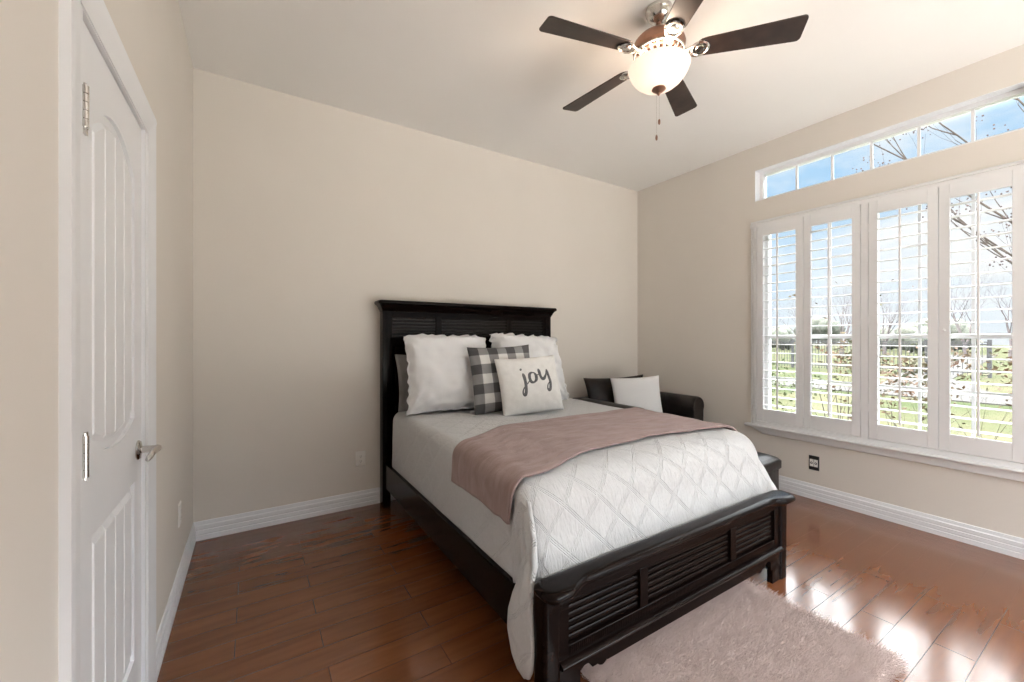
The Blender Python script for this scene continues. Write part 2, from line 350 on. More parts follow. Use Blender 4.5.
# unseen wall on the camera's side: shades the door casing, wide opening added for daylight
OX, OZ = 1.0, 2.55
struct('wall_front', MB().box(XL-0.2, OX, YF-0.14, YF, 0, H).box(OX, XR+0.14, YF-0.14, YF, OZ, H), M['wall'], smooth=False)
# right wall with the two openings
TY0, TY1, TZ0, TZ1 = 0.405, 1.988, 2.548, 2.828
GY0, GY1, GZ0, GZ1 = 0.43, 1.96, 0.58, 2.315
mb = MB().box(XR, XR+WT, YF, GY0, 0, TZ0).box(XR, XR+WT, GY1, YB, 0, TZ0).box(XR, XR+WT, GY0, GY1, 0, GZ0).box(XR, XR+WT, GY0, GY1, GZ1, TZ0)
mb.box(XR, XR+WT, YF, TY0, TZ0, TZ1).box(XR, XR+WT, TY1, YB, TZ0, TZ1).box(XR, XR+WT, YF, YB, TZ1, H)
struct('wall_right', mb, M['wall'], smooth=False)
# baseboards: stepped profile (depth, z)
BP = [(0,0),(0.016,0),(0.016,0.030),(0.0125,0.034),(0.0155,0.040),(0.0155,0.062),(0.0115,0.066),(0.0145,0.072),(0.0145,0.092),(0.009,0.098),(0.009,0.106),(0.006,0.1195),(0,0.1205)]
struct('baseboard_back', MB().prism([(YB-d, z) for d, z in BP], 'x', XL, XR), M['trim'], angle=20)
struct('baseboard_right', MB().prism([(XR-d, z) for d, z in BP], 'y', YF, YB), M['trim'], angle=20)
struct('baseboard_left', MB().prism([(XL+d, z) for d, z in BP], 'y', 2.026, YB).prism([(XL+d, z) for d, z in BP], 'y', YF, 1.165), M['trim'], angle=20)

# ---- door with arched two-panel leaf
door = thing('door_1', 'white two-panel arch-top door with chrome lever in the left wall', 'door', (XL, 1.6, 0), kind='structure')
cs = MB()
CP = [(0,0),(0,0.018),(0.014,0.020),(0.036,0.016),(0.066,0.013),(0.087,0.009),(0.087,0)]   # (across from outer edge, protrusion)
y0o, y1o, zto = 1.166, 2.024, 2.128
cs.prism([(XL+p, y0o+c) for c, p in CP], 'z', 0, zto-0.02)
cs.prism([(XL+p, y1o-c) for c, p in CP], 'z', 0, zto-0.02)
cs.prism([(XL+p, zto-c) for c, p in CP], 'y', y0o, y1o)
cs.box(XL, XL+0.018, y0o, y0o+0.012, zto-0.05, zto).box(XL, XL+0.018, y1o-0.012, y1o, zto-0.05, zto)
cs.box(XL-0.06, XL+0.006, DY0-0.018, DY0-0.003, 0, DZ+0.015).box(XL-0.06, XL+0.006, DY1+0.003, DY1+0.018, 0, DZ+0.015).box(XL-0.06, XL+0.006, DY0-0.018, DY1+0.018, DZ+0.003, DZ+0.018)
cs.build('door_casing', M['trim'], door, angle=25)
XD = XL - 0.004      # door face
leaf = MB().box(XD-0.045, XD-0.010, DY0, DY1, 0.008, DZ)
def arch(y, y0, y1, z0, rise):
    t = (y-y0)/(y1-y0); return z0 + rise*(1-(2*t-1)**2)
pa, pb = DY0+0.10, DY1-0.10
def strip(poly): leaf.prism(poly, 'x', XD-0.010, XD)
leaf.box(XD-0.010, XD, DY0, pa, 0.008, DZ).box(XD-0.010, XD, pb, DY1, 0.008, DZ).box(XD-0.010, XD, pa, pb, 0.008, 0.25)
K = 16
ys = [pa+(pb-pa)*k/K for k in range(K+1)]
for k in range(K):
    a_, b_ = ys[k], ys[k+1]
    strip([(a_, arch(a_,pa,pb,1.83,0.085)), (b_, arch(b_,pa,pb,1.83,0.085)), (b_, DZ), (a_, DZ)])
    strip([(a_, 0.835), (b_, 0.835), (b_, arch(b_,pa,pb,1.045,-0.04)), (a_, arch(a_,pa,pb,1.045,-0.04))])
lf = leaf.build('door_leaf', M['trim'], door, angle=20)
def raised(name, zlo, zhi, rlo, rhi, inset=0.022):
    pn = MB(); qa, qb = pa+inset, pb-inset
    # four planks with v-grooves between them, bevelled rim
    nb = 4
    for s in range(nb):
        a0, b0 = qa+(qb-qa)*s/nb, qa+(qb-qa)*(s+1)/nb
        g = 0.006; yy = [a0+(b0-a0)*k/6 for k in range(7)]
        lo = lambda y: arch(y,pa,pb,zlo,rlo)+inset
        up = lambda y: arch(y,pa,pb,zhi,rhi)-inset
        ring0 = [(XD-0.0102, y, lo(y)) for y in yy] + [(XD-0.0102, y, up(y)) for y in reversed(yy)]
        yi = [a0+g+(b0-a0-2*g)*k/6 for k in range(7)]
        e = 0.016
        ring1 = [(XD-0.002, y, lo(y)+e) for y in yi] + [(XD-0.002, y, up(y)-e) for y in reversed(yi)]
        pn.loft([ring0, ring1])
    return pn.build(name, M['trim'], lf, angle=20)
raised('upper_panel', 1.045, 1.83, -0.04, 0.085)
raised('lower_panel', 0.25, 0.835, 0.0, 0.0)
for hz in (0.26, 1.043, 1.823):
    hg = MB().box(XL-0.004, XL+0.0015, DY0-0.010, DY0+0.052, hz-0.047, hz+0.047)
    for q in (-0.036, 0.010): hg.box(XL+0.0014, XL+0.0045, DY0+0.018, DY0+0.044, hz+q, hz+q+0.026)
    for k in range(5):
        z0 = hz-0.047+k*0.0188
        hg.lathe([(0.0068,0.0008),(0.0068,0.0178)], (XL+0.009, DY0, z0), 12)
    hg.lathe([(0.003,-0.004),(0.003,0.100)], (XL+0.009, DY0, hz-0.048), 8)
    hg.build('hinge', M['nickel'], lf)
hy, hz = 1.848, 0.930
hd = MB().lathe([(0.032,0),(0.033,0.003),(0.030,0.007),(0.018,0.010),(0.012,0.012),(0.0105,0.045),(0.012,0.050),(0.010,0.058)], (XD, hy, hz), 28, 'x')
pts = [(XD+0.053, hy+0.006, hz), (XD+0.054, hy-0.02, hz+0.001), (XD+0.053, hy-0.05, hz+0.003), (XD+0.051, hy-0.08, hz+0.001), (XD+0.048, hy-0.105, hz-0.006), (XD+0.044, hy-0.115, hz-0.013)]
hd.tube(pts, [0.010,0.0105,0.009,0.0085,0.0085,0.006], 12)
hd.build('handle', M['nickel'], lf, angle=40)

# ---- transom window (window_2), drywall return without casing
def window_unit(root, y0, y1, z0, z1, muny, munz, x, fw, rail=None):
    fr = MB()
    fr.box(x-0.03, x+0.035, y0, y0+fw, z0, z1).box(x-0.03, x+0.035, y1-fw, y1, z0, z1).box(x-0.03, x+0.035, y0+fw, y1-fw, z0, z0+fw).box(x-0.03, x+0.035, y0+fw, y1-fw, z1-fw, z1)
    if rail: fr.box(x-0.022, x+0.022, y0+fw, y1-fw, rail-0.017, rail+0.017)
    f = fr.build('window_frame', M['vinyl'], root, bevel=0.003)
    mu = MB()
    for y in muny: mu.box(x-0.007, x+0.007, y-0.008, y+0.008, z0+fw, z1-fw)
    for z in munz: mu.box(x-0.0065, x+0.0065, y0+fw, y1-fw, z-0.007, z+0.007)
    mu.build('glazing_bars', M['vinyl'], f)
    MB().box(x-0.002, x+0.002, y0+fw, y1-fw, z0+fw, z1-fw).build('glass_pane', M['glass'], f, smooth=False)
GX = XR + 0.105
w2 = thing('window_2', 'long low transom window of six lights near the ceiling', 'window', (GX, 1.2, TZ0), kind='structure')
window_unit(w2, TY0, TY1, TZ0, TZ1, [1.692, 1.435, 1.186, 0.924, 0.667], [], GX, 0.034)
rt = MB()   # white painted returns inside the opening
rt.box(XR-0.0005, XR+0.074, TY1-0.004, TY1, TZ0, TZ1).box(XR-0.0005, XR+0.074, TY0, TY0+0.004, TZ0, TZ1).box(XR-0.0005, XR+0.074, TY0, TY1, TZ1-0.004, TZ1).box(XR-0.0005, XR+0.074, TY0, TY1, TZ0, TZ0+0.004)
rt.build('opening_lining', M['trim'], w2, smooth=False)
# ---- two double-hung windows behind the shutters
w1 = thing('window_1', 'pair of white double-hung windows behind the shutters', 'window', (GX, 1.2, GZ0), kind='structure')
window_unit(w1, 1.195, GY1, GZ0, GZ1, [1.692, 1.45], [1.65, 1.965, 0.955], GX, 0.045, 1.322)
window_unit(w1, GY0, 1.195, GZ0, GZ1, [0.92, 0.665], [1.65, 1.965, 0.955], GX, 0.045, 1.322)
# ---- shutter surround (casing), sill and apron
fx = XR - 0.030
FY0, FY1, FZ0, FZ1 = 0.375, 2.015, 0.535, 2.362
def surround():
    s = MB(); d = 0.055
    prof = [(0,0),(0,0.018),(0.010,0.022),(0.018,0.018),(0.030,0.030),(0.042,0.034),(0.058,0.034),(0.058,0)]
    for (sgn, base) in ((1, FY0), (-1, FY1)):
        s.prism([(XR-p, base+sgn*c) for c, p in prof], 'z', FZ0, FZ1-0.02)
    s.prism([(XR-p, FZ1-c) for c, p in prof], 'y', FY0, FY1)
    s.box(XR-0.0345, XR, 1.166, 1.208, FZ0+0.034, FZ1-0.058)
    s.box(XR-0.034, XR, FY0+0.05, FY1-0.05, FZ0, FZ0+0.034)
    return s
struct('trim_1', surround(), M['shut'], angle=25)
sl = MB()
sl.prism([(XR, 0.512),(XR-0.050, 0.512),(XR-0.058,0.518),(XR-0.060,0.526),(XR-0.056,0.534),(XR,0.536)], 'y', 0.34, 2.055)
struct('trim_2', sl, M['shut'], angle=40)
ap = MB()
ring = lambda x, e: [(x, 0.34+e, 0.512),(x, 2.035-e*0.3, 0.512),(x, 1.915-e, 0.458+e*0.4),(x, 0.34+e, 0.458+e*0.4)]
ap.loft([ring(XR, 0), ring(XR-0.012, 0), ring(XR-0.022, 0.014), ring(XR-0.024, 0.03)])
struct('trim_3', ap, M['shut'], angle=30)

# ---- plantation shutters
PW = {0: (1.588, 1.952), 1: (1.212, 1.584), 2: (0.800, 1.162), 3: (0.436, 0.796)}
SL = ['white plantation shutter panel furthest left, nearest the room corner',
      'white plantation shutter panel second from left, left of the centre post',
      'white plantation shutter panel just right of the centre post',
      'white plantation shutter panel furthest right, at the edge of the photo']
PZ0, PZ1, OZ0, OZ1 = 0.573, 2.312, 0.682, 2.218
def shutter(i):
    y0, y1 = PW[i]
    t = thing('window_shutter', SL[i], 'shutter', (XR-0.02, (y0+y1)/2, PZ0), 'plantation shutter panels in the window')
    st_ = 0.050; x0, x1 = XR-0.036, XR-0.008
    fr = MB()
    fr.box(x0, x1, y0, y0+st_, PZ0, PZ1).box(x0, x1, y1-st_, y1, PZ0, PZ1)
    fr.box(x0+0.001, x1-0.001, y0+st_, y1-st_, PZ0, OZ0).box(x0+0.001, x1-0.001, y0+st_, y1-st_, OZ1, PZ1)
    fr.build('shutter_frame', M['shut'], t, bevel=0.002)
    xc = XR-0.022
    for k in range(20):
        z = 0.720 + 0.0763*k; tilt = radians(2)
        poly = []
        for q in range(12):
            a = 2*pi*q/12; u, w = 0.034*cos(a), 0.0042*sin(a)
            poly.append((xc+u*cos(tilt)-w*sin(tilt), z+u*sin(tilt)+w*cos(tilt)))
        MB().prism(poly, 'y', y0+st_+0.002, y1-st_-0.002).build('louver', M['shut'], t, angle=50)
    ym = (y0+y1)/2
    MB().box(xc-0.050, xc-0.039, ym-0.006, ym+0.006, OZ0+0.02, OZ1-0.01).build('tilt_rod', M['shut'], t, bevel=0.002)
    hside = {0: y1, 1: y0, 2: y1, 3: y0}[i]
    for hz_ in (0.80, 1.44, 2.12):
        MB().lathe([(0.004,0),(0.004,0.055)], (x0-0.002, hside, hz_-0.03), 8).build('hinge', M['shut'], t)
    if i in (0, 3):
        MB().lathe([(0.004,0),(0.009,0.006),(0.010,0.012),(0.004,0.018)], (x0-0.0185, y0+0.025 if i == 0 else y1-0.025, 1.36), 12, 'x').build('knob', M['shut'], t)
    return t
for i in range(4): shutter(i)

# ---- outlets
def outlet(name, label, cat, axis, c, sgn, plate, face, kind=0):
    """axis: wall normal axis; c: centre on the wall; sgn: direction into the room"""
    t = thing(name, label, cat, c)
    def P3(n, u, w):     # normal, along wall, up
        return (c[0]+sgn*n, c[1]+u, c[2]+w) if axis == 'x' else (c[0]+u, c[1]+sgn*n, c[2]+w)
    def slab(mb_, u0, u1, w0, w1, n0, n1, e=0.0):
        r0 = [P3(n0,u0,w0),P3(n0,u1,w0),P3(n0,u1,w1),P3(n0,u0,w1)]; r1 = [P3(n1,u0+e,w0+e),P3(n1,u1-e,w0+e),P3(n1,u1-e,w1-e),P3(n1,u0+e,w1-e)]
        mb_.loft([r0, r1]); return mb_
    hw, hh = (0.037, 0.0585)
    slab(MB(), -hw, hw, -hh, hh, 0, 0.006, 0.004).build('wall_plate', plate, t)
    if kind == 0:
        slab(MB(), -0.017, 0.017, -0.034, 0.034, 0.0055, 0.008, 0.001).build('receptacle', face, t)
        for w in (-0.019, 0.019):
            sm = MB()
            for u in (-0.006, 0.006): slab(sm, u-0.001, u+0.001, w-0.004, w+0.005, 0.0078, 0.0083)
            slab(sm, -0.002, 0.002, w-0.012, w-0.008, 0.0078, 0.0083)
            sm.build('socket_slots', M['slot'], t, smooth=False)
    else:
        for u in (-0.015, 0.015):
            j = MB()
            slab(j, u-0.014, u+0.014, -0.030, 0.030, 0.0055, 0.009, 0.002); f = j.build('jack_insert', face, t)
            k = MB(); n = 18
            for r_, n0, n1 in ((0.009, 0.009, 0.0105),):
                k.loft([[P3(n0, u+r_*cos(2*pi*q/n), r_*sin(2*pi*q/n)) for q in range(n)], [P3(n1, u+r_*0.9*cos(2*pi*q/n), r_*0.9*sin(2*pi*q/n)) for q in range(n)]])
            k.build('jack', M['slot'], f)
            k = MB(); k.loft([[P3(0.0105, u+0.004*cos(2*pi*q/12), 0.004*sin(2*pi*q/12)) for q in range(12)], [P3(0.013, u+0.003*cos(2*pi*q/12), 0.003*sin(2*pi*q/12)) for q in range(12)]])
            k.build('jack_core', face, f)
    return t
outlet('wall_outlet', 'white electrical outlet on the back wall left of the bed', 'outlet', 'y', (0.711, YB, 0.372), -1, M['plastic'], M['plastic'])
outlet('wall_outlet', 'white electrical outlet low on the left wall past the door', 'outlet', 'x', (XL, 2.74, 0.390), 1, M['plastic'], M['plastic'])
outlet('wall_jack_plate', 'dark plate with two round jacks on the wall below the window', 'outlet', 'x', (XR, 1.523, 0.293), -1, M['slot'], M['plastic'], 1)

# ================================================================== bed
BC = 1.657
bed = thing('bed', 'dark espresso wooden bed with louvered headboard and footboard', 'bed', (BC, 2.2, 0))
hb = MB()
hy0, hy1 = 3.222, 3.262
hb.box(0.905, 2.409, hy0, hy1, 1.505, 1.525)
hb.box(0.905, 2.409, hy0, hy1, 1.262, 1.312)
hb.box(0.905, 0.925, hy0, hy1, 0.30, 1.505).box(2.389, 2.409, hy0, hy1, 0.30, 1.505)
hb.box(1.286, 1.337, hy0, hy1, 1.312, 1.478).box(1.977, 2.028, hy0, hy1, 1.312, 1.478)
hb.box(0.925, 2.389, hy0+0.002, hy1, 1.476, 1.506)
hb.box(0.925, 2.389, hy0, hy1, 0.30, 0.42).box(0.925, 2.389, hy0, hy1, 0.80, 0.86)
hb.box(1.286, 1.337, hy0, hy1, 0.42, 1.262).box(1.977, 2.028, hy0, hy1, 0.42, 1.262)
hb.box(0.915, 2.399, hy1-0.006, hy1, 0.32, 1.50)
head = hb.build('headboard', M['dark'], bed, bevel=0.003)
rd = MB()
n = 150
for k in range(n):
    x = 0.927 + (2.387-0.927)*(k+0.5)/n
    rd.box(x-0.0028, x+0.0028, hy0-0.0025, hy0+0.004, 1.480, 1.502)
rd.build('reeded_band', M['dark'], head, smooth=False)
def louvers(parent, x0, x1, y, z0, z1, n, name='louver_panel', m='louver', ang=62):
    l = MB(); p = (z1-z0)/n
    for k in range(n):
        zc = z0+p*(k+0.5); poly = []
        for q in range(14):
            a = 2*pi*q/14; u, w = p*0.43*cos(a), p*0.20*sin(a); tl = radians(ang)
            poly.append((y+0.006+w*sin(tl)+u*cos(tl)*0.6, zc+u*sin(tl)-w*cos(tl)))
        l.prism(poly, 'x', x0, x1)
    l.box(x0, x1, y+0.014, y+0.018, z0, z1)
    l.build(name, M[m], parent, angle=50)
for (x0, x1) in ((0.925, 1.286), (1.337, 1.977), (2.028, 2.389)):
    louvers(head, x0, x1, hy0+0.006, 1.312, 1.476, 6)
for (x0, x1) in ((0.925, 1.286), (1.337, 1.977), (2.028, 2.389)):
    for (z0, z1) in ((0.86, 1.262), (0.42, 0.80)):
        pm = MB(); rings = []
        for (e, yy) in ((0.012, hy1-0.008), (0.020, hy0+0.008), (0.034, hy0+0.006), (0.050, hy0+0.012)):
            rings.append([(x0+e, yy, z0+e), (x1-e, yy, z0+e), (x1-e, yy, z1-e), (x0+e, yy, z1-e)])
        pm.loft(rings); pm.build('raised_panel', M['dark'], head, angle=25)
for s in (-1, 1):
    cx = BC + s*0.781
    MB().rr([(0, cx-0.029, cx+0.029, 3.205, 3.290, 0.004), (0.02, cx-0.031, cx+0.031, 3.203, 3.292, 0.006), (1.525, cx-0.031, cx+0.031, 3.203, 3.292, 0.006)]).build('headboard_post', M['dark'], head)
    MB().rr([(0.40, cx-0.008, cx+0.008, 3.197, 3.206, 0.004), (1.515, cx-0.008, cx+0.008, 3.197, 3.206, 0.004)]).build('post_reed', M['dark'], head)
cap = MB().rr([(1.515, BC-0.815, BC+0.815, 3.196, 3.296, 0.01), (1.528, BC-0.817, BC+0.817, 3.192, 3.297, 0.01), (1.532, BC-0.822, BC+0.822, 3.186, 3.300, 0.012),
               (1.548, BC-0.827, BC+0.827, 3.180, 3.303, 0.014), (1.562, BC-0.836, BC+0.836, 3.168, 3.308, 0.018), (1.572, BC-0.848, BC+0.848, 3.154, 3.312, 0.02),
               (1.576, BC-0.852, BC+0.852, 3.150, 3.314, 0.02), (1.590, BC-0.852, BC+0.852, 3.150, 3.314, 0.02), (1.598, BC-0.846, BC+0.846, 3.156, 3.312, 0.018), (1.600, BC-0.838, BC+0.838, 3.164, 3.308, 0.014)])
cap.build('crown_moulding', M['dark'], head, angle=50)
# footboard
fy = 1.118
fb = MB()
x0f, x1f = 0.898, 2*BC-0.898
fb.box(x0f, x1f, fy, fy+0.045, 0.385, 0.428).box(x0f, 0.942, fy, fy+0.045, 0.10, 0.385).box(2*BC-0.942, x1f, fy, fy+0.045, 0.10, 0.385)
fb.box(0.942, 2*BC-0.942, fy, fy+0.045, 0.125, 0.226)
fb.box(1.311, 1.359, fy, fy+0.045, 0.226, 0.385).box(2*BC-1.359, 2*BC-1.311, fy, fy+0.045, 0.226, 0.385)
fb.box(x0f, x1f, fy+0.030, fy+0.045, 0.2, 0.40)
foot = fb.build('footboard', M['dark'], bed, bevel=0.0025)
for (x0, x1) in ((0.942, 1.311), (1.359, 2*BC-1.359), (2*BC-1.311, 2*BC-0.942)):
    louvers(foot, x0, x1, fy+0.010, 0.226, 0.385, 6, m='dark', ang=100)
rd = MB(); n = 150
for k in range(n):
    x = 0.945 + (2*BC-0.945-0.945)*(k+0.5)/n
    rd.box(x-0.0028, x+0.0028, fy-0.0025, fy+0.004, 0.192, 0.222)
rd.build('reeded_band', M['dark'], foot, smooth=False)
lg = MB().prism([(fy+0.02,0.160),(fy-0.012,0.160),(fy-0.022,0.166),(fy-0.024,0.174),(fy-0.018,0.181),(fy-0.006,0.184),(fy+0.02,0.186)], 'x', x0f, x1f)
lg.build('ledge_moulding', M['dark'], foot, angle=50)
apr = MB()
def apz(t):     # scalloped lower edge, t = distance from the foot
    if t < 0.075: return 0.0
    if t < 0.095: return 0.075 - 0.0*t
    if t < 0.150: return 0.118 + 0.014*sin((t-0.095)/0.055*pi)
    if t < 0.175: return 0.108
    if t < 0.230: return 0.112 - 0.016*sin((t-0.175)/0.055*pi)
    return 0.104
Na = 260
for k in range(Na):
    a_ = x0f + (x1f-x0f)*k/Na; b_ = x0f + (x1f-x0f)*(k+1)/Na; m_ = (a_+b_)/2
    zz = apz(min(m_-x0f, x1f-m_)); apr.box(a_, b_, fy-0.004, fy+0.024, zz, 0.162)
apr.build('scalloped_apron', M['dark'], foot, smooth=False)
for s in (-1, 1):
    cx = BC + s*0.794
    MB().rr([(0, cx-0.037, cx+0.037, 1.107, 1.178, 0.018), (0.43, cx-0.039, cx+0.039, 1.105, 1.180, 0.020)], 8).build('footboard_post', M['dark'], foot)
fc = MB(); rings = []
def cap_ring(z, e):
    """plan outline shrunk by e; the ends over the posts stand further forward"""
    hw, yb, yf = 0.845-e, 1.182-e, 1.056+e; ring = []
    def front(x):
        t = min(1, max(0, (hw-abs(x)-0.085)/0.11)); t = t*t*(3-2*t); return yf+0.036*t
    r = max(0.004, 0.045-e*0.5)
    for k in range(9):
        a = pi/2*k/8; ring.append((BC-hw+r-r*sin(a), yb-r+r*cos(a), z))
    for k in range(9):
        a = pi/2*k/8; ring.append((BC-hw+r-r*cos(a), yf+r-r*sin(a), z))
    for k in range(1, 60):
        x = -hw+r+(2*hw-2*r)*k/60; ring.append((BC+x, front(x), z))
    for k in range(9):
        a = pi/2*k/8; ring.append((BC+hw-r+r*sin(a), yf+r-r*cos(a), z))
    for k in range(9):
        a = pi/2*k/8; ring.append((BC+hw-r+r*cos(a), yb-r+r*sin(a), z))
    return ring
for z, e in ((0.418, 0.022), (0.424, 0.018), (0.428, 0.010), (0.434, 0.003), (0.442, 0.0), (0.450, 0.002), (0.457, 0.009), (0.4605, 0.018), (0.461, 0.03)): rings.append(cap_ring(z, e))
fc.loft(rings)
fc.build('footboard_cap', M['dark'], foot, angle=60)
for s in (-1, 1):
    xa = BC + s*0.797; xb = BC + s*0.771
    sr = MB().box(min(xa,xb), max(xa,xb), 1.176, 3.204, 0.160, 0.345)
    r_ = sr.build('side_rail', M['dark'], bed, bevel=0.004)
slat = MB()
for k in range(9): slat.box(BC-0.770, BC+0.770, 1.30+k*0.22, 1.37+k*0.22, 0.215, 0.235)
slat.build('slat_base', M['dark'], bed)

# ---- mattress under the covers
ZT = 0.752
mt = MB().rr([(0.236, 0.912, 2.402, 1.265, 3.085, 0.05), (0.26, 0.905, 2.408, 1.26, 3.09, 0.06), (0.66, 0.915, 2.420, 1.36, 3.09, 0.08), (0.715, 0.945, 2.40, 1.42, 3.09, 0.1), (0.733, 1.00, 2.36, 1.47, 3.06, 0.1)], 8).build('mattress', M['mattress'])
tag(mt, 'thick mattress under the white quilt on the dark bed frame', 'mattress')

# ---- cloth over the bed: sheet coordinates -> space
QX0, QX1, QY0, QY1 = 0.965, 2.482, 1.420, 3.10
def drape(p, q, lift=0.0, A=None, B=None, wr=1.0):
    """p across, q along; p<QX0 or >QX1 hangs at the sides; q<QY0 hangs at the foot"""
    ex = max(0, QX0-p) if p < BC else max(0, p-QX1); ey = max(0, QY0-q)
    sx = -1 if p < BC else 1
    x = min(max(p, QX0), QX1); y = max(q, QY0)
    ztop = ZT + lift + 0.006*noise.noise((p*3, q*3, 0))*wr
    if sx > 0 or True:
        ztop -= 0.010*max(0, 1-(y-QY0)/0.4)**2
    if ex <= 0 and ey <= 0: return (x, y, ztop)
    if ex > 0 and ey > 0 and A:
        k = max(ex/A, ey/B); th = atan2(ey/B, ex/A); L = k*sqrt((A*cos(th))**2 + (B*sin(th))**2); nx, ny = cos(th), sin(th)
    else:
        L = sqrt(ex*ex+ey*ey); nx, ny = ex/L, ey/L
    r = (0.070*nx*nx + 0.155*ny*ny) + lift
    slope = (0.02*nx*nx if sx < 0 else 0.03*nx*nx+0.72*nx*ny) + 0.22*ny*ny
    slope = min(slope, 0.75)
    if L < r*pi/2:
        a = L/r; off = r*sin(a); drop = r*(1-cos(a))
    else:
        e = L-r*pi/2; off = r+slope*e; drop = r+e*sqrt(1-slope*slope)
    w = 0.006*wr*min(1, L/0.15)*(noise.noise((p*5+3, q*5, 2.0)) + 0.6*noise.noise((p*12, q*12, 7.0)))
    if ny < 0.5: w = w if sx < 0 else w+0.0
    off += w if not (ny < 0.3 and sx < 0) else min(w, 0.004)
    return (x + sx*nx*off, y - ny*off, ztop-drop)
AL, BF = 0.455, 0.42      # hanging lengths at the side and foot
px0, px1, qy0 = QX0-AL, QX1+AL, QY0-BF
q_ = MB()
def qf(u, v):
    p = px0+(px1-px0)*u; q = qy0+(QY1-qy0)*v
    return drape(p, q, 0, AL, BF)
q_.grid(230, 210, qf, lambda u, v: (px0+(px1-px0)*u, qy0+(QY1-qy0)*v))
# loose corner of the quilt that falls outside the rail behind the foot post
def corner_tail():
    keys = [  # t, centre, half width (along a mostly-Y direction), half thickness
        (0.00, (1.000, 1.440, 0.700), 0.020, 0.008), (0.14, (0.915, 1.345, 0.670), 0.045, 0.012), (0.30, (0.888, 1.285, 0.575), 0.055, 0.016),
        (0.46, (0.868, 1.250, 0.480), 0.050, 0.018), (0.56, (0.842, 1.242, 0.415), 0.050, 0.016), (0.66, (0.832, 1.248, 0.345), 0.075, 0.016), (0.76, (0.828, 1.256, 0.270), 0.094, 0.016),
        (0.86, (0.826, 1.256, 0.205), 0.094, 0.017), (0.94, (0.826, 1.246, 0.140), 0.072, 0.016), (0.985, (0.827, 1.234, 0.103), 0.040, 0.012), (1.0, (0.828, 1.226, 0.090), 0.012, 0.006)]
    NS, NR = 60, 28; rings = []; b = len(q_.v)
    def interp(t):
        for a_, c_ in zip(keys, keys[1:]):
            if t <= c_[0]:
                s = (t-a_[0])/(c_[0]-a_[0]); s2 = s*s*(3-2*s)*0.5+s*0.5
                return Vector(a_[1]).lerp(Vector(c_[1]), s2), a_[2]+(c_[2]-a_[2])*s2, a_[3]+(c_[3]-a_[3])*s2
        return Vector(keys[-1][1]), keys[-1][2], keys[-1][3]
    for k in range(NS+1):
        t = k/NS; c, hw, th = interp(t); ring = []
        wd = Vector((0.25*(1-t)+0.02, 1, 0.0)).normalized(); nd = Vector((-1, 0.25*(1-t), 0.3*(1-t))).normalized()
        for j in range(NR):
            a = 2*pi*j/NR; u, w = cos(a), sin(a)
            fold = 0.004*sin(u*7+t*4)*abs(w)
            pt = c + wd*hw*u + nd*(th*math.copysign(abs(w)**0.8, w) + fold)
            ring.append(tuple(pt)); 
        rings.append(ring)
    q_.loft(rings)
    for k in range(NS+1):
        for j in range(NR): q_.uv[b+k*NR+j] = (0.5+0.09*cos(2*pi*j/NR), 0.6-k/NS*0.75)
corner_tail()
quilt = q_.build('quilt', M['quilt'], angle=80)
sb_ = quilt.modifiers.new('s', 'SOLIDIFY'); sb_.thickness = 0.006; sb_.offset = -1
tag(quilt, 'white diamond-quilted bedspread covering the mattress, one corner hanging to the floor side', 'bedspread')

# ---- throw blanket
t_ = MB()
def tf(u, v):
    p = (QX0-0.245) + (QX1+0.30-(QX0-0.245))*u
    k = min(1, max(0, (p-0.93)/0.42)); k = k*k*(3-2*k)
    yb = 1.970 + (2.165-1.970)*k; yf = 1.365 + (1.440-1.365)*k + 0.075*max(0, sin((u-0.18)/0.75*pi))
    if u > 0.8: yf -= 0.06*((u-0.8)/0.2)
    x, y, z = drape(p, yf+(yb-yf)*v, 0.011, AL, BF)
    e = min(v, 1-v, u)*12
    z += 0.006*noise.noise((p*4, v*5, 9.0)) + 0.0035*noise.noise((p*9, v*11, 3.0)) + (0.004 if e < 1 else 0)
    if u < 0.12: x -= 0.006*(0.6+noise.noise((p*2, v*9, 5.0)))*(1-u/0.12)
    return (x, y, z)
t_.grid(170, 70, tf, lambda u, v: (u*1.9, v*0.7))
th_ = t_.build('throw_blanket', M['throw'], angle=80)
sb_ = th_.modifiers.new('s', 'SOLIDIFY'); sb_.thickness = 0.010; sb_.offset = 1; sb_.use_rim = True
tag(th_, 'dusty mauve plush throw blanket folded across the foot half of the bed', 'blanket')

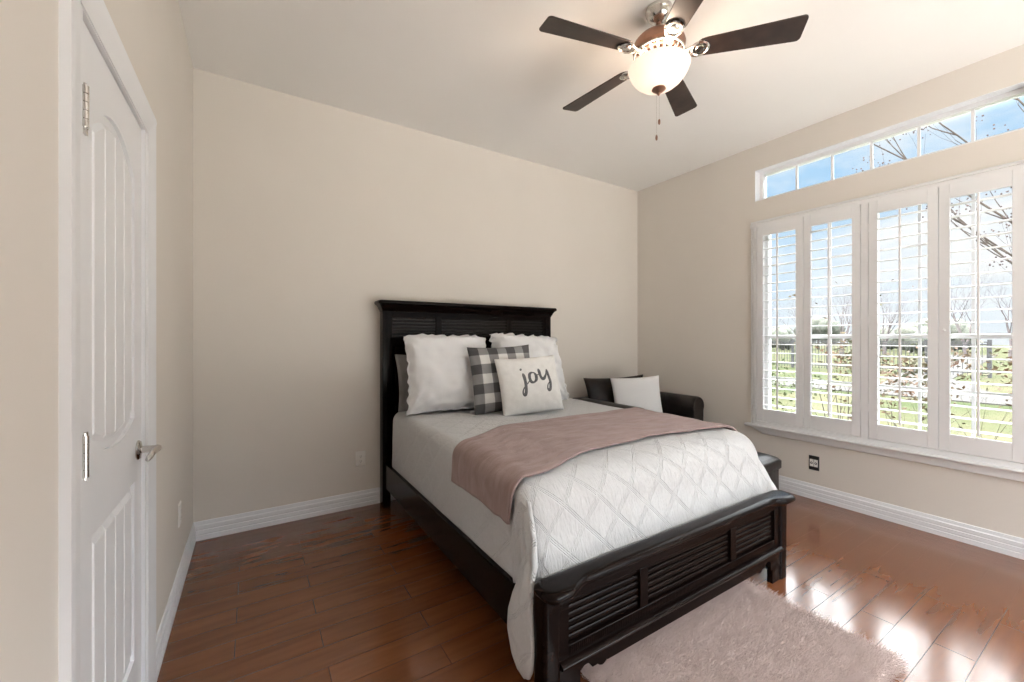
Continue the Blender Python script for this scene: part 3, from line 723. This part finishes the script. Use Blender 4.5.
# ================================================================== pillows
def pillow_mesh(w, h, t, pinch=0.07, n=44, wr=0.012, seed=0, flange=0.0, power=0.42, ears=0.0):
    """pillow standing in the local XZ plane, thickness along Y, base at z=0; returns MB and surface function of the front"""
    def surf(u, v, side):
        uu, vv = 2*u-1, 2*v-1
        fx = uu*(1-pinch*(1-vv*vv)*0.9*abs(uu)**3); fz = vv*(1-pinch*(1-uu*uu)*0.9*abs(vv)**3)
        k = max(0, (1-uu*uu))*max(0, (1-vv*vv)); d = k**power
        if flange:
            e = min(1-abs(uu), 1-abs(vv)); d *= min(1, max(0, (e-flange)/(0.10)))**0.5 if e < flange+0.10 else 1
        x = fx*w/2; z = h/2+fz*h/2
        rad = noise.noise((uu*2.2+seed, vv*2.2, seed*1.7)) + 0.5*noise.noise((uu*5+seed, vv*5, seed*0.7))
        cr = 0
        for cx_, cz_ in ((-1,-1),(1,-1),(-1,1),(1,1)):       # creases radiating from the corners
            dx_, dz_ = uu-cx_, vv-cz_; rr_ = sqrt(dx_*dx_+dz_*dz_)
            cr += sin(atan2(dz_, dx_)*13+seed+cx_)*max(0, 1-rr_/1.0)*min(1, rr_*4)
        y = side*(t/2*d) + side*wr*(0.8*rad + 0.35*cr)*min(1, k*5) 
        if flange and k < 0.2: y += 0.006*sin(uu*19+seed)*(1 if abs(vv) > abs(uu) else 0) + 0.006*sin(vv*19+seed)*(1 if abs(uu) > abs(vv) else 0)
        if ears:
            z -= ears*(abs(uu)**5)*(max(0, vv)**3); x *= 1 + 0.05*(1-(vv+1)/2)
            e_ = 1-min(1, min(1-abs(uu), 1-abs(vv))/0.12)
            z += 0.010*e_*noise.noise((uu*6+seed, vv*3, 2.2))*(1 if abs(vv) > abs(uu) else 0.3); x += 0.010*e_*noise.noise((vv*7+seed, uu*2, 5.2))
            y += 0.014*e_*sin(uu*23+3*noise.noise((uu*3, seed, 0)))*(1 if abs(vv) > abs(uu) else 0) + 0.014*e_*sin(vv*25+3*noise.noise((vv*3, seed, 1)))*(1 if abs(uu) > abs(vv) else 0)
        return Vector((x, y, z))
    m = MB()
    m.grid(n, n, lambda u, v: surf(u, v, -1), lambda u, v: (u, v))
    m.grid(n, n, lambda u, v: surf(u, v, 1), lambda u, v: (u, v))
    return m, surf
def place(m, loc, rz=0, lean=0, roll=0):
    Mx = Matrix.Translation(loc) @ Matrix.Rotation(rz, 4, 'Z') @ Matrix.Rotation(-lean, 4, 'X') @ Matrix.Rotation(roll, 4, 'Y')
    if m: m.xf(Mx)
    return Mx
def pillow(name, label, cat, w, h, t, matn, loc, rz=0, lean=0.2, roll=0, group=None, **k):
    m, sf = pillow_mesh(w, h, t, **k); Mx = place(m, loc, rz, lean, roll)
    o = m.build(name, M[matn], angle=180, weld=True, origin=loc)
    tag(o, label, cat, group); return o, sf, Mx
zt = ZT + 0.004
pillow('pillow', 'grey pillow mostly hidden behind the left white pillow at the headboard', 'pillow', 0.62, 0.44, 0.11, 'greycloth', (1.225, 3.04, zt), 0, 0.22, seed=3)
pillow('pillow', 'large white ruffle-edged pillow on the left against the headboard', 'pillow', 0.68, 0.63, 0.23, 'whitecloth', (1.275, 2.83, zt), radians(-3), 0.34, radians(1), 'white pillows at the headboard', seed=1, flange=0.05, wr=0.026, ears=0.035, n=70)
pillow('pillow', 'large white ruffle-edged pillow on the right behind the check cushion', 'pillow', 0.74, 0.64, 0.23, 'whitecloth', (2.045, 2.86, zt), radians(2), 0.36, radians(3), 'white pillows at the headboard', seed=6, flange=0.05, wr=0.026, ears=0.035, n=70)
pillow('cushion', 'grey and white buffalo check cushion leaning on the bed pillows', 'cushion', 0.52, 0.51, 0.15, 'check', (1.615, 2.625, zt), radians(-8), 0.26, radians(-2), seed=2, pinch=0.06)
jo, jsf, jM = pillow('cushion', 'small cream cushion lettered joy in front of the check cushion', 'cushion', 0.50, 0.43, 0.13, 'creamcloth', (1.745, 2.455, zt), radians(-10), 0.30, radians(-3), seed=5, pinch=0.05, wr=0.006)
# lettering: brush strokes laid on the cushion face (fraction of width, fraction from top, half width)
def stroke(mb_, pts, sub=8):
    P_ = []
    n = len(pts)
    for i in range(n-1):
        p0 = pts[max(i-1,0)]; p1 = pts[i]; p2 = pts[i+1]; p3 = pts[min(i+2,n-1)]
        for s in range(sub):
            t = s/sub
            P_.append(tuple(0.5*((2*p1[k]) + (-p0[k]+p2[k])*t + (2*p0[k]-5*p1[k]+4*p2[k]-p3[k])*t*t + (-p0[k]+3*p1[k]-3*p2[k]+p3[k])*t**3) for k in range(3)))
    P_.append(pts[-1])
    top = []; 
    for i, (a_, b_, w_) in enumerate(P_):
        q0 = P_[max(i-1,0)]; q1 = P_[min(i+1,len(P_)-1)]
        dx_, dy_ = (q1[0]-q0[0])*0.50, (q1[1]-q0[1])*0.43; L = sqrt(dx_*dx_+dy_*dy_) or 1
        nx_, ny_ = -dy_/L*w_/0.50, dx_/L*w_/0.43
        row = []
        for s in (-1, -0.33, 0.33, 1):
            u = a_-0.035+s*nx_; v = 1-(b_+0.02+s*ny_); p = jsf(u, v, -1); e = jsf(u+0.01, v, -1)-p; f_ = jsf(u, v+0.01, -1)-p
            nn = e.cross(f_).normalized()
            if nn.y > 0: nn = -nn
            row.append(jM @ (p + nn*(0.0022 if abs(s) < 0.9 else 0.0002)))
        top.append(row)
    b = len(mb_.v)
    for r_ in top: mb_.v += [tuple(p) for p in r_]
    for i in range(len(top)-1):
        for j in range(3): mb_.f.append((b+i*4+j, b+i*4+j+1, b+(i+1)*4+j+1, b+(i+1)*4+j))
    return mb_
W_ = 0.0115
def letter(strokes):
    m_ = MB()
    for s_ in strokes: stroke(m_, s_)
    m_.build('lettering', M['ink'], jo, angle=180)
letter([[(0.365,0.215,0.004),(0.378,0.225,W_),(0.388,0.238,0.004)],
        [(0.392,0.295,0.004),(0.405,0.330,W_),(0.412,0.420,W_),(0.410,0.520,W_),(0.398,0.620,W_),(0.375,0.665,W_),(0.352,0.640,0.007),(0.360,0.580,0.005),(0.400,0.520,0.004),(0.450,0.470,0.004),(0.490,0.420,0.004)]])
letter([[(0.560,0.300,0.004),(0.530,0.295,0.007),(0.498,0.330,W_),(0.490,0.400,W_),(0.508,0.455,W_),(0.550,0.465,0.007),(0.592,0.420,W_),(0.598,0.350,W_),(0.575,0.305,0.006),(0.548,0.300,0.004)],
        [(0.585,0.330,0.003),(0.625,0.345,0.004),(0.660,0.320,0.003)]])
letter([[(0.655,0.235,0.004),(0.665,0.270,W_),(0.670,0.350,W_),(0.690,0.415,W_),(0.730,0.410,W_),(0.775,0.340,0.007),(0.800,0.260,0.005)],
        [(0.800,0.250,0.004),(0.806,0.300,W_),(0.818,0.400,W_),(0.825,0.500,W_),(0.812,0.590,W_),(0.785,0.620,W_),(0.765,0.590,0.007),(0.775,0.530,0.005),(0.820,0.470,0.0035)]])

# ================================================================== armchair in the corner, ottoman
ac = thing('armchair', 'black leather armchair in the corner behind the bed', 'armchair', (3.27, 2.86, 0))
def roll_arm(xc, r, y0, y1, z):
    a = MB(); prof = []
    n = 20
    for k in range(n+1):
        an = -0.15*pi + (1.3*pi)*k/n; prof.append((xc + r*cos(an), z - r + r*sin(an)))
    prof = prof + [(xc-r*0.82, 0.08), (xc+r*0.82, 0.08)]
    rings = []
    for (y, s) in ((y0, 0.90), (y0+0.012, 0.975), (y0+0.03, 1.0), (y1-0.02, 1.0), (y1, 0.95)):
        rings.append([(xc+(px_-xc)*s, y, (z-r)+(pz_-(z-r))*s if pz_ > 0.1 else pz_) for px_, pz_ in prof])
    a.loft(rings); return a
roll_arm(2.845, 0.095, 2.40, 3.16, 0.705).build('arm', M['leather'], ac, angle=50)
roll_arm(3.705, 0.095, 2.44, 3.16, 0.735).build('arm', M['leather'], ac, angle=50)
bk = MB()
bp = [(3.30, 0.08), (3.30, 0.60), (3.29, 0.665), (3.25, 0.695), (3.19, 0.695), (3.145, 0.66), (3.13, 0.60), (3.15, 0.08)]
bk.prism(bp, 'x', 2.78, 3.78); bk.build('backrest', M['leather'], ac, bevel=0.012, seg=3)
MB().rr([(0.08, 2.93, 3.63, 2.46, 3.15, 0.02), (0.30, 2.93, 3.63, 2.46, 3.15, 0.02)]).build('seat_base', M['leather'], ac)
MB().rr([(0.302, 2.945, 3.615, 2.435, 3.13, 0.05), (0.33, 2.942, 3.618, 2.43, 3.13, 0.06), (0.42, 2.942, 3.618, 2.43, 3.13, 0.06), (0.452, 2.96, 3.60, 2.45, 3.12, 0.06), (0.462, 3.02, 3.54, 2.52, 3.05, 0.06)], 8).build('seat_cushion', M['leather'], ac, angle=60)
for (x, y) in ((2.86, 2.5), (3.70, 2.5), (2.86, 3.2), (3.70, 3.2)):
    MB().lathe([(0.018,0),(0.026,0.05),(0.028,0.085)], (x, y, 0), 14).build('foot', M['dark'], ac)
pillow('cushion', 'dark brown-black leather cushion on the armchair behind the white one', 'cushion', 0.74, 0.47, 0.13, 'leather2', (3.20, 2.985, 0.452), radians(-12), 0.22, radians(-1), seed=8, pinch=0.09, wr=0.012)
pillow('cushion', 'plain white square cushion standing on the black armchair', 'cushion', 0.50, 0.47, 0.13, 'whitecloth', (3.235, 2.76, 0.462), radians(-30), 0.20, radians(-3), seed=9, pinch=0.07, wr=0.005)

ot = thing('ottoman', 'black leather ottoman between the bed and the window wall', 'ottoman', (3.08, 1.83, 0))
MB().rr([(0.05, 2.76, 3.385, 1.555, 2.10, 0.03), (0.32, 2.76, 3.385, 1.555, 2.10, 0.03)]).build('base', M['leather'], ot)
MB().rr([(0.322, 2.755, 3.392, 1.548, 2.107, 0.05), (0.335, 2.742, 3.405, 1.535, 2.12, 0.06), (0.385, 2.738, 3.408, 1.532, 2.124, 0.07), (0.402, 2.752, 3.395, 1.546, 2.11, 0.08), (0.416, 2.79, 3.357, 1.584, 2.072, 0.09), (0.423, 2.87, 3.277, 1.664, 1.992, 0.09)], 10).build('seat_cushion', M['leather'], ot, angle=60)
for (x, y) in ((2.80, 1.60), (3.34, 1.60), (2.80, 2.06), (3.34, 2.06)):
    MB().lathe([(0.016,0),(0.022,0.052)], (x, y, 0), 12).build('foot', M['dark'], ot)

# ================================================================== rug
rg = MB(); rx0, rx1, ry0, ry1 = 1.085, 2.190, 0.565, 1.42
def rf(u, v):
    x = rx0+(rx1-rx0)*u; y = ry0+(ry1-ry0)*v; e = min(u, 1-u)*(rx1-rx0); f_ = min(v, 1-v)*(ry1-ry0); m_ = min(e, f_)
    hgt = 0.020*min(1, (m_/0.016))**0.5 if m_ > 0 else 0
    nz = 0.0025*noise.noise((x*10, y*30, 1.0)) + 0.0015*noise.noise((x*40, y*70, 4.0)) + 0.003*noise.noise((x*5, y*5, 8.0))
    jit = 0.006*noise.noise((x*30, y*30, 0.0)) if m_ < 0.02 else 0
    return (x+jit, y+jit, 0.004+hgt+nz*min(1, m_/0.02))
rg.grid(280, 215, rf, lambda u, v: (u*1.12, v*0.86))
rug = rg.build('rug', M['rug'], angle=180, recalc=False)
tag(rug, 'mauve faux fur rug on the wood floor at the foot of the bed', 'rug')
ps = rug.modifiers.new('fur', 'PARTICLE_SYSTEM'); pset = rug.particle_systems[0].settings
pset.type = 'HAIR'; pset.count = 45000; pset.hair_length = 0.0045; pset.emit_from = 'FACE'; pset.use_advanced_hair = True
pset.normal_factor = 0.005; pset.tangent_factor = 0.0; pset.object_align_factor = (0.003, -0.003, 0.0); pset.factor_random = 0.002
pset.brownian_factor = 0.01; pset.root_radius = 0.9; pset.tip_radius = 0.2; pset.radius_scale = 0.0016; pset.display_step = 3; pset.render_step = 3
pset.child_type = 'NONE'; rug.particle_systems[0].seed = 5

# ================================================================== ceiling fan
FX, FY, FZ = 1.821, 1.431, 2.806
fan = thing('ceiling_fan', 'five-bladed ceiling fan with dark blades and a lit bowl light', 'ceiling fan', (FX, FY, H))
C3 = (FX, FY, 0)
MB().lathe([(0.068,H-0.001),(0.070,H-0.012),(0.066,H-0.022),(0.060,H-0.030),(0.058,H-0.042),(0.050,H-0.052),(0.036,H-0.064),(0.022,H-0.070),(0.016,H-0.072)], C3, 40).build('canopy', M['nickel'], fan, angle=40)
MB().lathe([(0.013,H-0.07),(0.013,H-0.13),(0.026,H-0.132),(0.030,H-0.150)], C3, 20).build('downrod', M['bronze'], fan)
mo = MB().lathe([(0.03,2.905),(0.075,2.902),(0.112,2.890),(0.128,2.872),(0.134,2.850),(0.130,2.832),(0.118,2.822),(0.112,2.815),(0.112,2.806),(0.106,2.800),(0.060,2.795)], C3, 48)
mo.build('motor_housing', M['bronze'], fan, angle=35)
# pierced ring: ribs between two hoops
pr_ = MB()
def hoop(r, z, t): pr_.tube([(FX+r*cos(2*pi*k/48), FY+r*sin(2*pi*k/48), z) for k in range(49)], t, 8, False)
hoop(0.124, 2.812, 0.006); hoop(0.088, 2.784, 0.006)
for k in range(20):
    a = 2*pi*k/20
    for da in (-0.06, 0.06):
        pr_.tube([(FX+0.124*cos(a), FY+0.124*sin(a), 2.812), (FX+0.108*cos(a+da), FY+0.108*sin(a+da), 2.800), (FX+0.088*cos(a), FY+0.088*sin(a), 2.784)], 0.0035, 6)
pr_.lathe([(0.085,2.795),(0.082,2.775),(0.070,2.768),(0.060,2.762)], C3, 40)
pr_.build('pierced_ring', M['nickel'], fan, angle=50)
for k in range(5):
    a = radians(-49+72*k)
    Mr = Matrix.Translation((FX, FY, FZ)) @ Matrix.Rotation(a, 4, 'Z')
    Mp = Mr @ Matrix.Rotation(radians(-12), 4, 'X')
    # blade outline
    out = []
    r0, r1, w0, w1 = 0.175, 0.665, 0.052, 0.070
    n = 8
    for q in range(n+1):
        an = pi/2 + pi*q/n; out.append((r0+0.05+0.05*cos(an)*1.0, w0*sin(an)))
    for q in range(n+1):
        an = -pi/2 + (pi/2)*q/n; out.append((r1-0.02+0.02*cos(an), -w1+0.02+0.02*sin(an)))
    for q in range(n+1):
        an = (pi/2)*q/n; out.append((r1-0.02+0.02*cos(an), w1-0.02+0.02*sin(an)))
    bl = MB().prism(out, 'z', 0.000, 0.007).xf(Mp)
    bl.build('blade', M['blade'], fan, bevel=0.0015)
    ir = MB()
    ir.rr([(-0.010, 0.085, 0.155, -0.016, 0.016, 0.006), (-0.002, 0.085, 0.155, -0.018, 0.018, 0.006)])
    ir.lathe([(0.045,-0.001),(0.046,-0.006),(0.038,-0.010),(0.034,-0.006),(0.024,-0.006),(0.020,-0.012),(0.006,-0.014)], (0.200, 0, 0), 28)
    ir.tube([(0.14, 0.012, -0.008), (0.165, 0.030, -0.009), (0.19, 0.040, -0.009)], 0.005, 8); ir.tube([(0.14, -0.012, -0.008), (0.165, -0.030, -0.009), (0.19, -0.040, -0.009)], 0.005, 8)
    ir.xf(Mp); ir.build('blade_iron', M['nickel'], fan, angle=40)
# light kit
lk = MB().lathe([(0.058,2.770),(0.060,2.755),(0.050,2.742),(0.030,2.738)], C3, 32); lk.build('light_fitter', M['bronze'], fan)
bw = MB()
prof = [(0.153,2.745),(0.158,2.742),(0.155,2.736),(0.149,2.718),(0.138,2.696),(0.120,2.673),(0.095,2.652),(0.064,2.638),(0.034,2.631),(0.008,2.629)]
inner = [(r_-0.004 if r_ > 0.01 else r_, z_+0.004) for r_, z_ in reversed(prof[1:])]
bw.lathe(prof+inner+[(0.150,2.745)], C3, 56, caps=False)
bowl = bw.build('light_bowl', M['bowl'], fan, angle=60)
MB().lathe([(0.010,2.633),(0.034,2.630),(0.036,2.624),(0.024,2.614),(0.010,2.606),(0.007,2.598),(0.002,2.592)], C3, 24).build('finial', M['bronze'], fan)
pc = MB()
for (dx_, dy_, z0_, z1_) in ((0.004, 0.0, 2.595, 2.470), (-0.010, 0.006, 2.60, 2.385)):
    nb = int((z0_-z1_)/0.006)
    for q in range(nb): pc.lathe([(0.0004,-0.0014),(0.0014,0),(0.0004,0.0014)], (FX+dx_, FY+dy_, z0_-q*0.006), 6)
    pc.tube([(FX+dx_, FY+dy_, z0_), (FX+dx_, FY+dy_, z1_)], 0.0004, 5)
pch = pc.build('pull_chain', M['nickel'], fan)
for (dx_, dy_, z1_) in ((0.004, 0.0, 2.470), (-0.010, 0.006, 2.385)):
    MB().lathe([(0.002,0.0),(0.0055,-0.006),(0.0065,-0.016),(0.005,-0.026),(0.0015,-0.030)], (FX+dx_, FY+dy_, z1_), 12).build('pull_knob', M['bronze'], fan)
def bulb(x, y, z, e):
    l = bpy.data.lights.new('fan_bulb', 'POINT'); l.energy = e; l.color = (1.0, 0.80, 0.62); l.shadow_soft_size = 0.03
    o = bpy.data.objects.new('fan_bulb', l); COL.objects.link(o); o.location = (x-FX, y-FY, z-H); o.parent = fan
bulb(FX+0.05, FY+0.03, 2.715, 3.6); bulb(FX-0.05, FY-0.03, 2.715, 3.6)

# ================================================================== outside
GZ = -0.35
lw = MB().box(-60, 150, -80, 110, GZ-0.3, GZ); o = lw.build('lawn', M['lawn'], kind='structure', smooth=False, origin=(0,0,GZ))
pt_ = MB().box(-8, 7, -9, YF-0.002, -0.10, -0.02); pt_.build('bounce_slab', M['bounce_slab'], kind='structure', smooth=False)  # unseen pale slab added to bounce light up into the room
dr = MB().prism([(15.6,-6),(17.0,-6),(17.2,2.2),(24,4.6),(60,8.5),(60,11.5),(23,6.2),(17.0,5.0),(17.0,22),(15.6,22)], 'z', GZ, GZ+0.03)
dr.build('path', M['concrete'], kind='structure', smooth=False)
fe = thing('fence', 'black metal picket fence across the lawn outside the window', 'fence', (26, 9, GZ))
fy0, fy1, ftop = 3.9, 18.0, GZ+1.52
for z in (GZ+0.2, ftop-0.12, ftop-0.02):
    MB().box(25.98, 26.02, fy0, fy1, z-0.025, z+0.02).build('rail', M['fence'], fe, smooth=False)
npk = 100
for k in range(npk):
    y = fy0 + (fy1-fy0)*(k+0.5)/npk
    MB().box(25.99, 26.01, y-0.012, y+0.012, GZ+0.05, ftop-0.02).build('picket', M['fence'], fe, smooth=False)
for y in (3.9, 5.8, 7.5, 9.6, 11.3, 13.4, 15.6, 18.0):
    MB().box(25.94, 26.06, y-0.06, y+0.06, GZ, ftop+0.08).build('post', M['fence'], fe, smooth=False)

def branch(mb_, p, d, L, r, depth, rnd, tips=None, spread=0.5, up=0.1, nside=3, seg=4, n=5):
    pts = [Vector(p)]; dd = Vector(d).normalized()
    for s in range(seg):
        dd = (dd + Vector((rnd.uniform(-1,1), rnd.uniform(-1,1), rnd.uniform(-1,1)))*0.13 + Vector((0,0,up))).normalized()
        pts.append(pts[-1] + dd*L/seg)
    rs = [r*(1-0.6*i/seg) for i in range(seg+1)]
    mb_.tube(pts, rs, n, False)
    if depth == 0:
        if tips is not None: tips.append(pts[-1])
        return
    for k in range(nside):
        i = rnd.randint(2, seg) if k else seg
        q = pts[i]; side = Vector((rnd.uniform(-1,1), rnd.uniform(-1,1), rnd.uniform(-0.4,1)))
        nd = (dd + side*spread).normalized()
        branch(mb_, q, nd, L*rnd.uniform(0.55,0.8), rs[i]*0.65, depth-1, rnd, tips, spread, up, nside, max(3, seg-1), max(3, n-1))
# bare crape myrtle close to the window, with seed heads
rnd = random.Random(11)
cm = thing('tree', 'bare multi-stemmed tree with dry seed heads just outside the window', 'tree', (5.9, -0.2, GZ))
tr_ = MB(); tips = []
for tgt in ((5.2,1.65,3.35),(5.3,1.25,3.5),(5.4,0.85,3.7),(5.6,0.45,3.9),(5.7,0.0,3.9),(5.2,1.15,2.55),(5.3,0.80,2.1)):
    b0 = Vector((5.9+rnd.uniform(-.1,.1), -0.2+rnd.uniform(-.1,.1), GZ)); T = Vector(tgt)
    pts = []; K_ = 10
    ctrl = Vector((b0.x, b0.y, b0.z+ (T.z-b0.z)*0.55))
    for i in range(K_+1):
        t = i/K_; pts.append(b0*(1-t)**2 + ctrl*2*t*(1-t) + T*t*t + Vector((0, 0.02*sin(9*t), 0)))
    tr_.tube(pts, [0.017*(1-0.8*i/K_)+0.0015 for i in range(K_+1)], 7)
    for i in (6, 7, 8, 9, 10):
        for _ in range(2):
            dd = (pts[i]-pts[i-1]).normalized() + Vector((rnd.uniform(-.4,.4), rnd.uniform(-.2,.9), rnd.uniform(-.2,.6)))*0.8
            branch(tr_, pts[i], dd, 0.42, 0.006, 1, rnd, tips, 0.7, 0.08, 2, 4, 4)
tr_.build('branches', M['bark'], cm, angle=60)
sdm = MB()
for tp in tips:
    for _ in range(7):
        c = tp + Vector((rnd.gauss(0,.045), rnd.gauss(0,.045), rnd.gauss(0,.045))); r_ = rnd.uniform(0.005,0.009)
        sdm.lathe([(0.0008,-r_),(r_*0.8,-r_*0.5),(r_,0),(r_*0.8,r_*0.5),(0.0008,r_)], tuple(c), 6)
sdm.build('seed_heads', M['seed'], cm, kind='stuff')
# shrubs under the window
def shrub(label, x, y, hgt, wdt, leafm, nst, nleaf, seed, group='shrubs below the window'):
    rn = random.Random(seed)
    t = thing('shrub', label, 'shrub', (x, y, GZ), group)
    st_ = MB(); tp = []
    for k in range(nst):
        a = 2*pi*k/nst + rn.uniform(-.3,.3); dd = Vector((cos(a)*wdt, sin(a)*wdt, 1.0))
        branch(st_, (x, y, GZ), dd, hgt*0.62, 0.009, 2, rn, tp, 0.6, 0.06, 2, 4, 4)
    st_.build('stems', M['bark'], t, angle=60)
    if nleaf:
        lf_ = MB()
        for k in range(nleaf):
            b = rn.choice(tp); c = b + Vector((rn.gauss(0,.07), rn.gauss(0,.07), rn.gauss(0,.07)-0.05))
            a = Vector((rn.uniform(-1,1), rn.uniform(-1,1), rn.uniform(-.5,.8))).normalized(); s_ = a.cross(Vector((rn.uniform(-1,1), rn.uniform(-1,1), rn.uniform(-1,1)))).normalized()
            L = rn.uniform(0.018,0.034)
            lf_.add([c-a*L, c+s_*L*0.42, c+a*L, c-s_*L*0.42], [(0,1,2,3)])
        lf_.build('leaves', leafm, t, smooth=False, kind='stuff')
shrub('rust and green leafed shrub below the third shutter panel', 5.3, 1.42, 1.25, 0.35, M['leafrust'], 7, 800, 21)
shrub('rust and green leafed shrub below the rightmost shutter panel', 5.3, 0.92, 1.15, 0.30, M['leafrust'], 6, 600, 22)
shrub('bare twiggy shrub seen through the second shutter panel', 5.9, 2.05, 1.75, 0.30, M['leafrust'], 6, 60, 23)
shrub('low green leafy shrub below the leftmost shutter panel', 5.3, 2.55, 0.95, 0.35, M['leafgreen'], 7, 700, 24)
# distant trees
def blob_tree(seed, h, w):
    rn = random.Random(seed); b = MB()
    for _ in range(9):
        c = Vector((rn.uniform(-.5,.5)*w, rn.uniform(-.5,.5)*w, h*rn.uniform(0.35,0.75))); r_ = w*rn.uniform(0.28,0.42)
        n1, n2 = 14, 9; rings = []
        for j in range(1, n2):
            ph = -pi/2+pi*j/n2; ring = []
            for i in range(n1):
                th2 = 2*pi*i/n1; d = Vector((cos(th2)*cos(ph), sin(th2)*cos(ph), sin(ph)))
                k = 1+0.35*noise.noise(d*2.5+c)
                ring.append(tuple(c+d*r_*k))
            rings.append(ring)
        b.loft(rings)
    return b
where = ['at the far left of the window view', 'left of centre in the window view', 'near the centre of the window view', 'right of centre in the window view', 'at the far right of the window view']
def far_tree(kind, x, y, h, seed, label):
    t = thing('tree', label, 'tree', (x, y, GZ), 'distant trees beyond the fence')
    rn = random.Random(seed)
    if kind == 'bare':
        m_ = MB(); n0 = len(m_.v)
        for _ in range(3): branch(m_, (0,0,h*0.12), (rn.uniform(-.35,.35), rn.uniform(-.35,.35), 1), h*0.42, 0.10, 4, rn, None, 0.75, 0.05, 4, 4, 4)
        m_.tube([(0,0,0),(0,0,h*0.14)], 0.16, 7)
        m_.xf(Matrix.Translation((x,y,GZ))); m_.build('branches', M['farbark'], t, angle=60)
    else:
        h *= 0.66; m_ = blob_tree(seed, h, h*0.9).xf(Matrix.Translation((x,y,GZ))); m_.build('foliage', M['evergreen'], t, angle=180)
        MB().tube([(x,y,GZ),(x,y,GZ+h*0.4)], [0.2,0.12], 7).build('trunk', M['bark'], t)
FT0 = [('bare',58,36.5,6.8,'tall bare tree furthest left beyond the fence, at the left shutter edge'),('green',64,36,4.6,'low evergreen beside the leftmost bare tree beyond the fence'),
      ('bare',60,31.5,7.4,'tall bare tree beyond the fence behind the first shutter panel'),('green',62,28.2,5.2,'round evergreen beyond the fence seen through the second shutter panel'),
      ('green',66,25.5,6.2,'taller evergreen beyond the fence left of the centre post'),('bare',56,23.5,6.2,'bare tree beyond the fence at the left side of the third panel'),
      ('bare',62,21.5,7.6,'tall bare tree beyond the fence in the middle of the third panel'),('green',70,19.5,4.4,'low evergreen beyond the fence in the third panel'),
      ('bare',60,16.8,6.9,'bare tree beyond the fence between the third and fourth panels'),('green',58,13.6,4.6,'low evergreen beyond the fence at the left of the fourth panel'),
      ('green',55,11.2,4.9,'rounded evergreen beyond the fence in the middle of the fourth panel'),('bare',62,11.0,8.2,'tallest bare tree beyond the fence behind the fourth panel'),
      ('bare',58,7.4,7.4,'bare tree furthest right beyond the fence, at the photo edge')]
FT = [(k, xx, y*xx/x, h_*xx/x, lb) for i, (k, x, y, h_, lb) in enumerate(FT0) for xx in [((46, 50, 54)[i % 3] if k == 'bare' else (64, 72, 80)[i % 3])]]
for i, (k, x, y, h_, lb) in enumerate(FT): far_tree(k, x, y, h_, 40+i, lb)
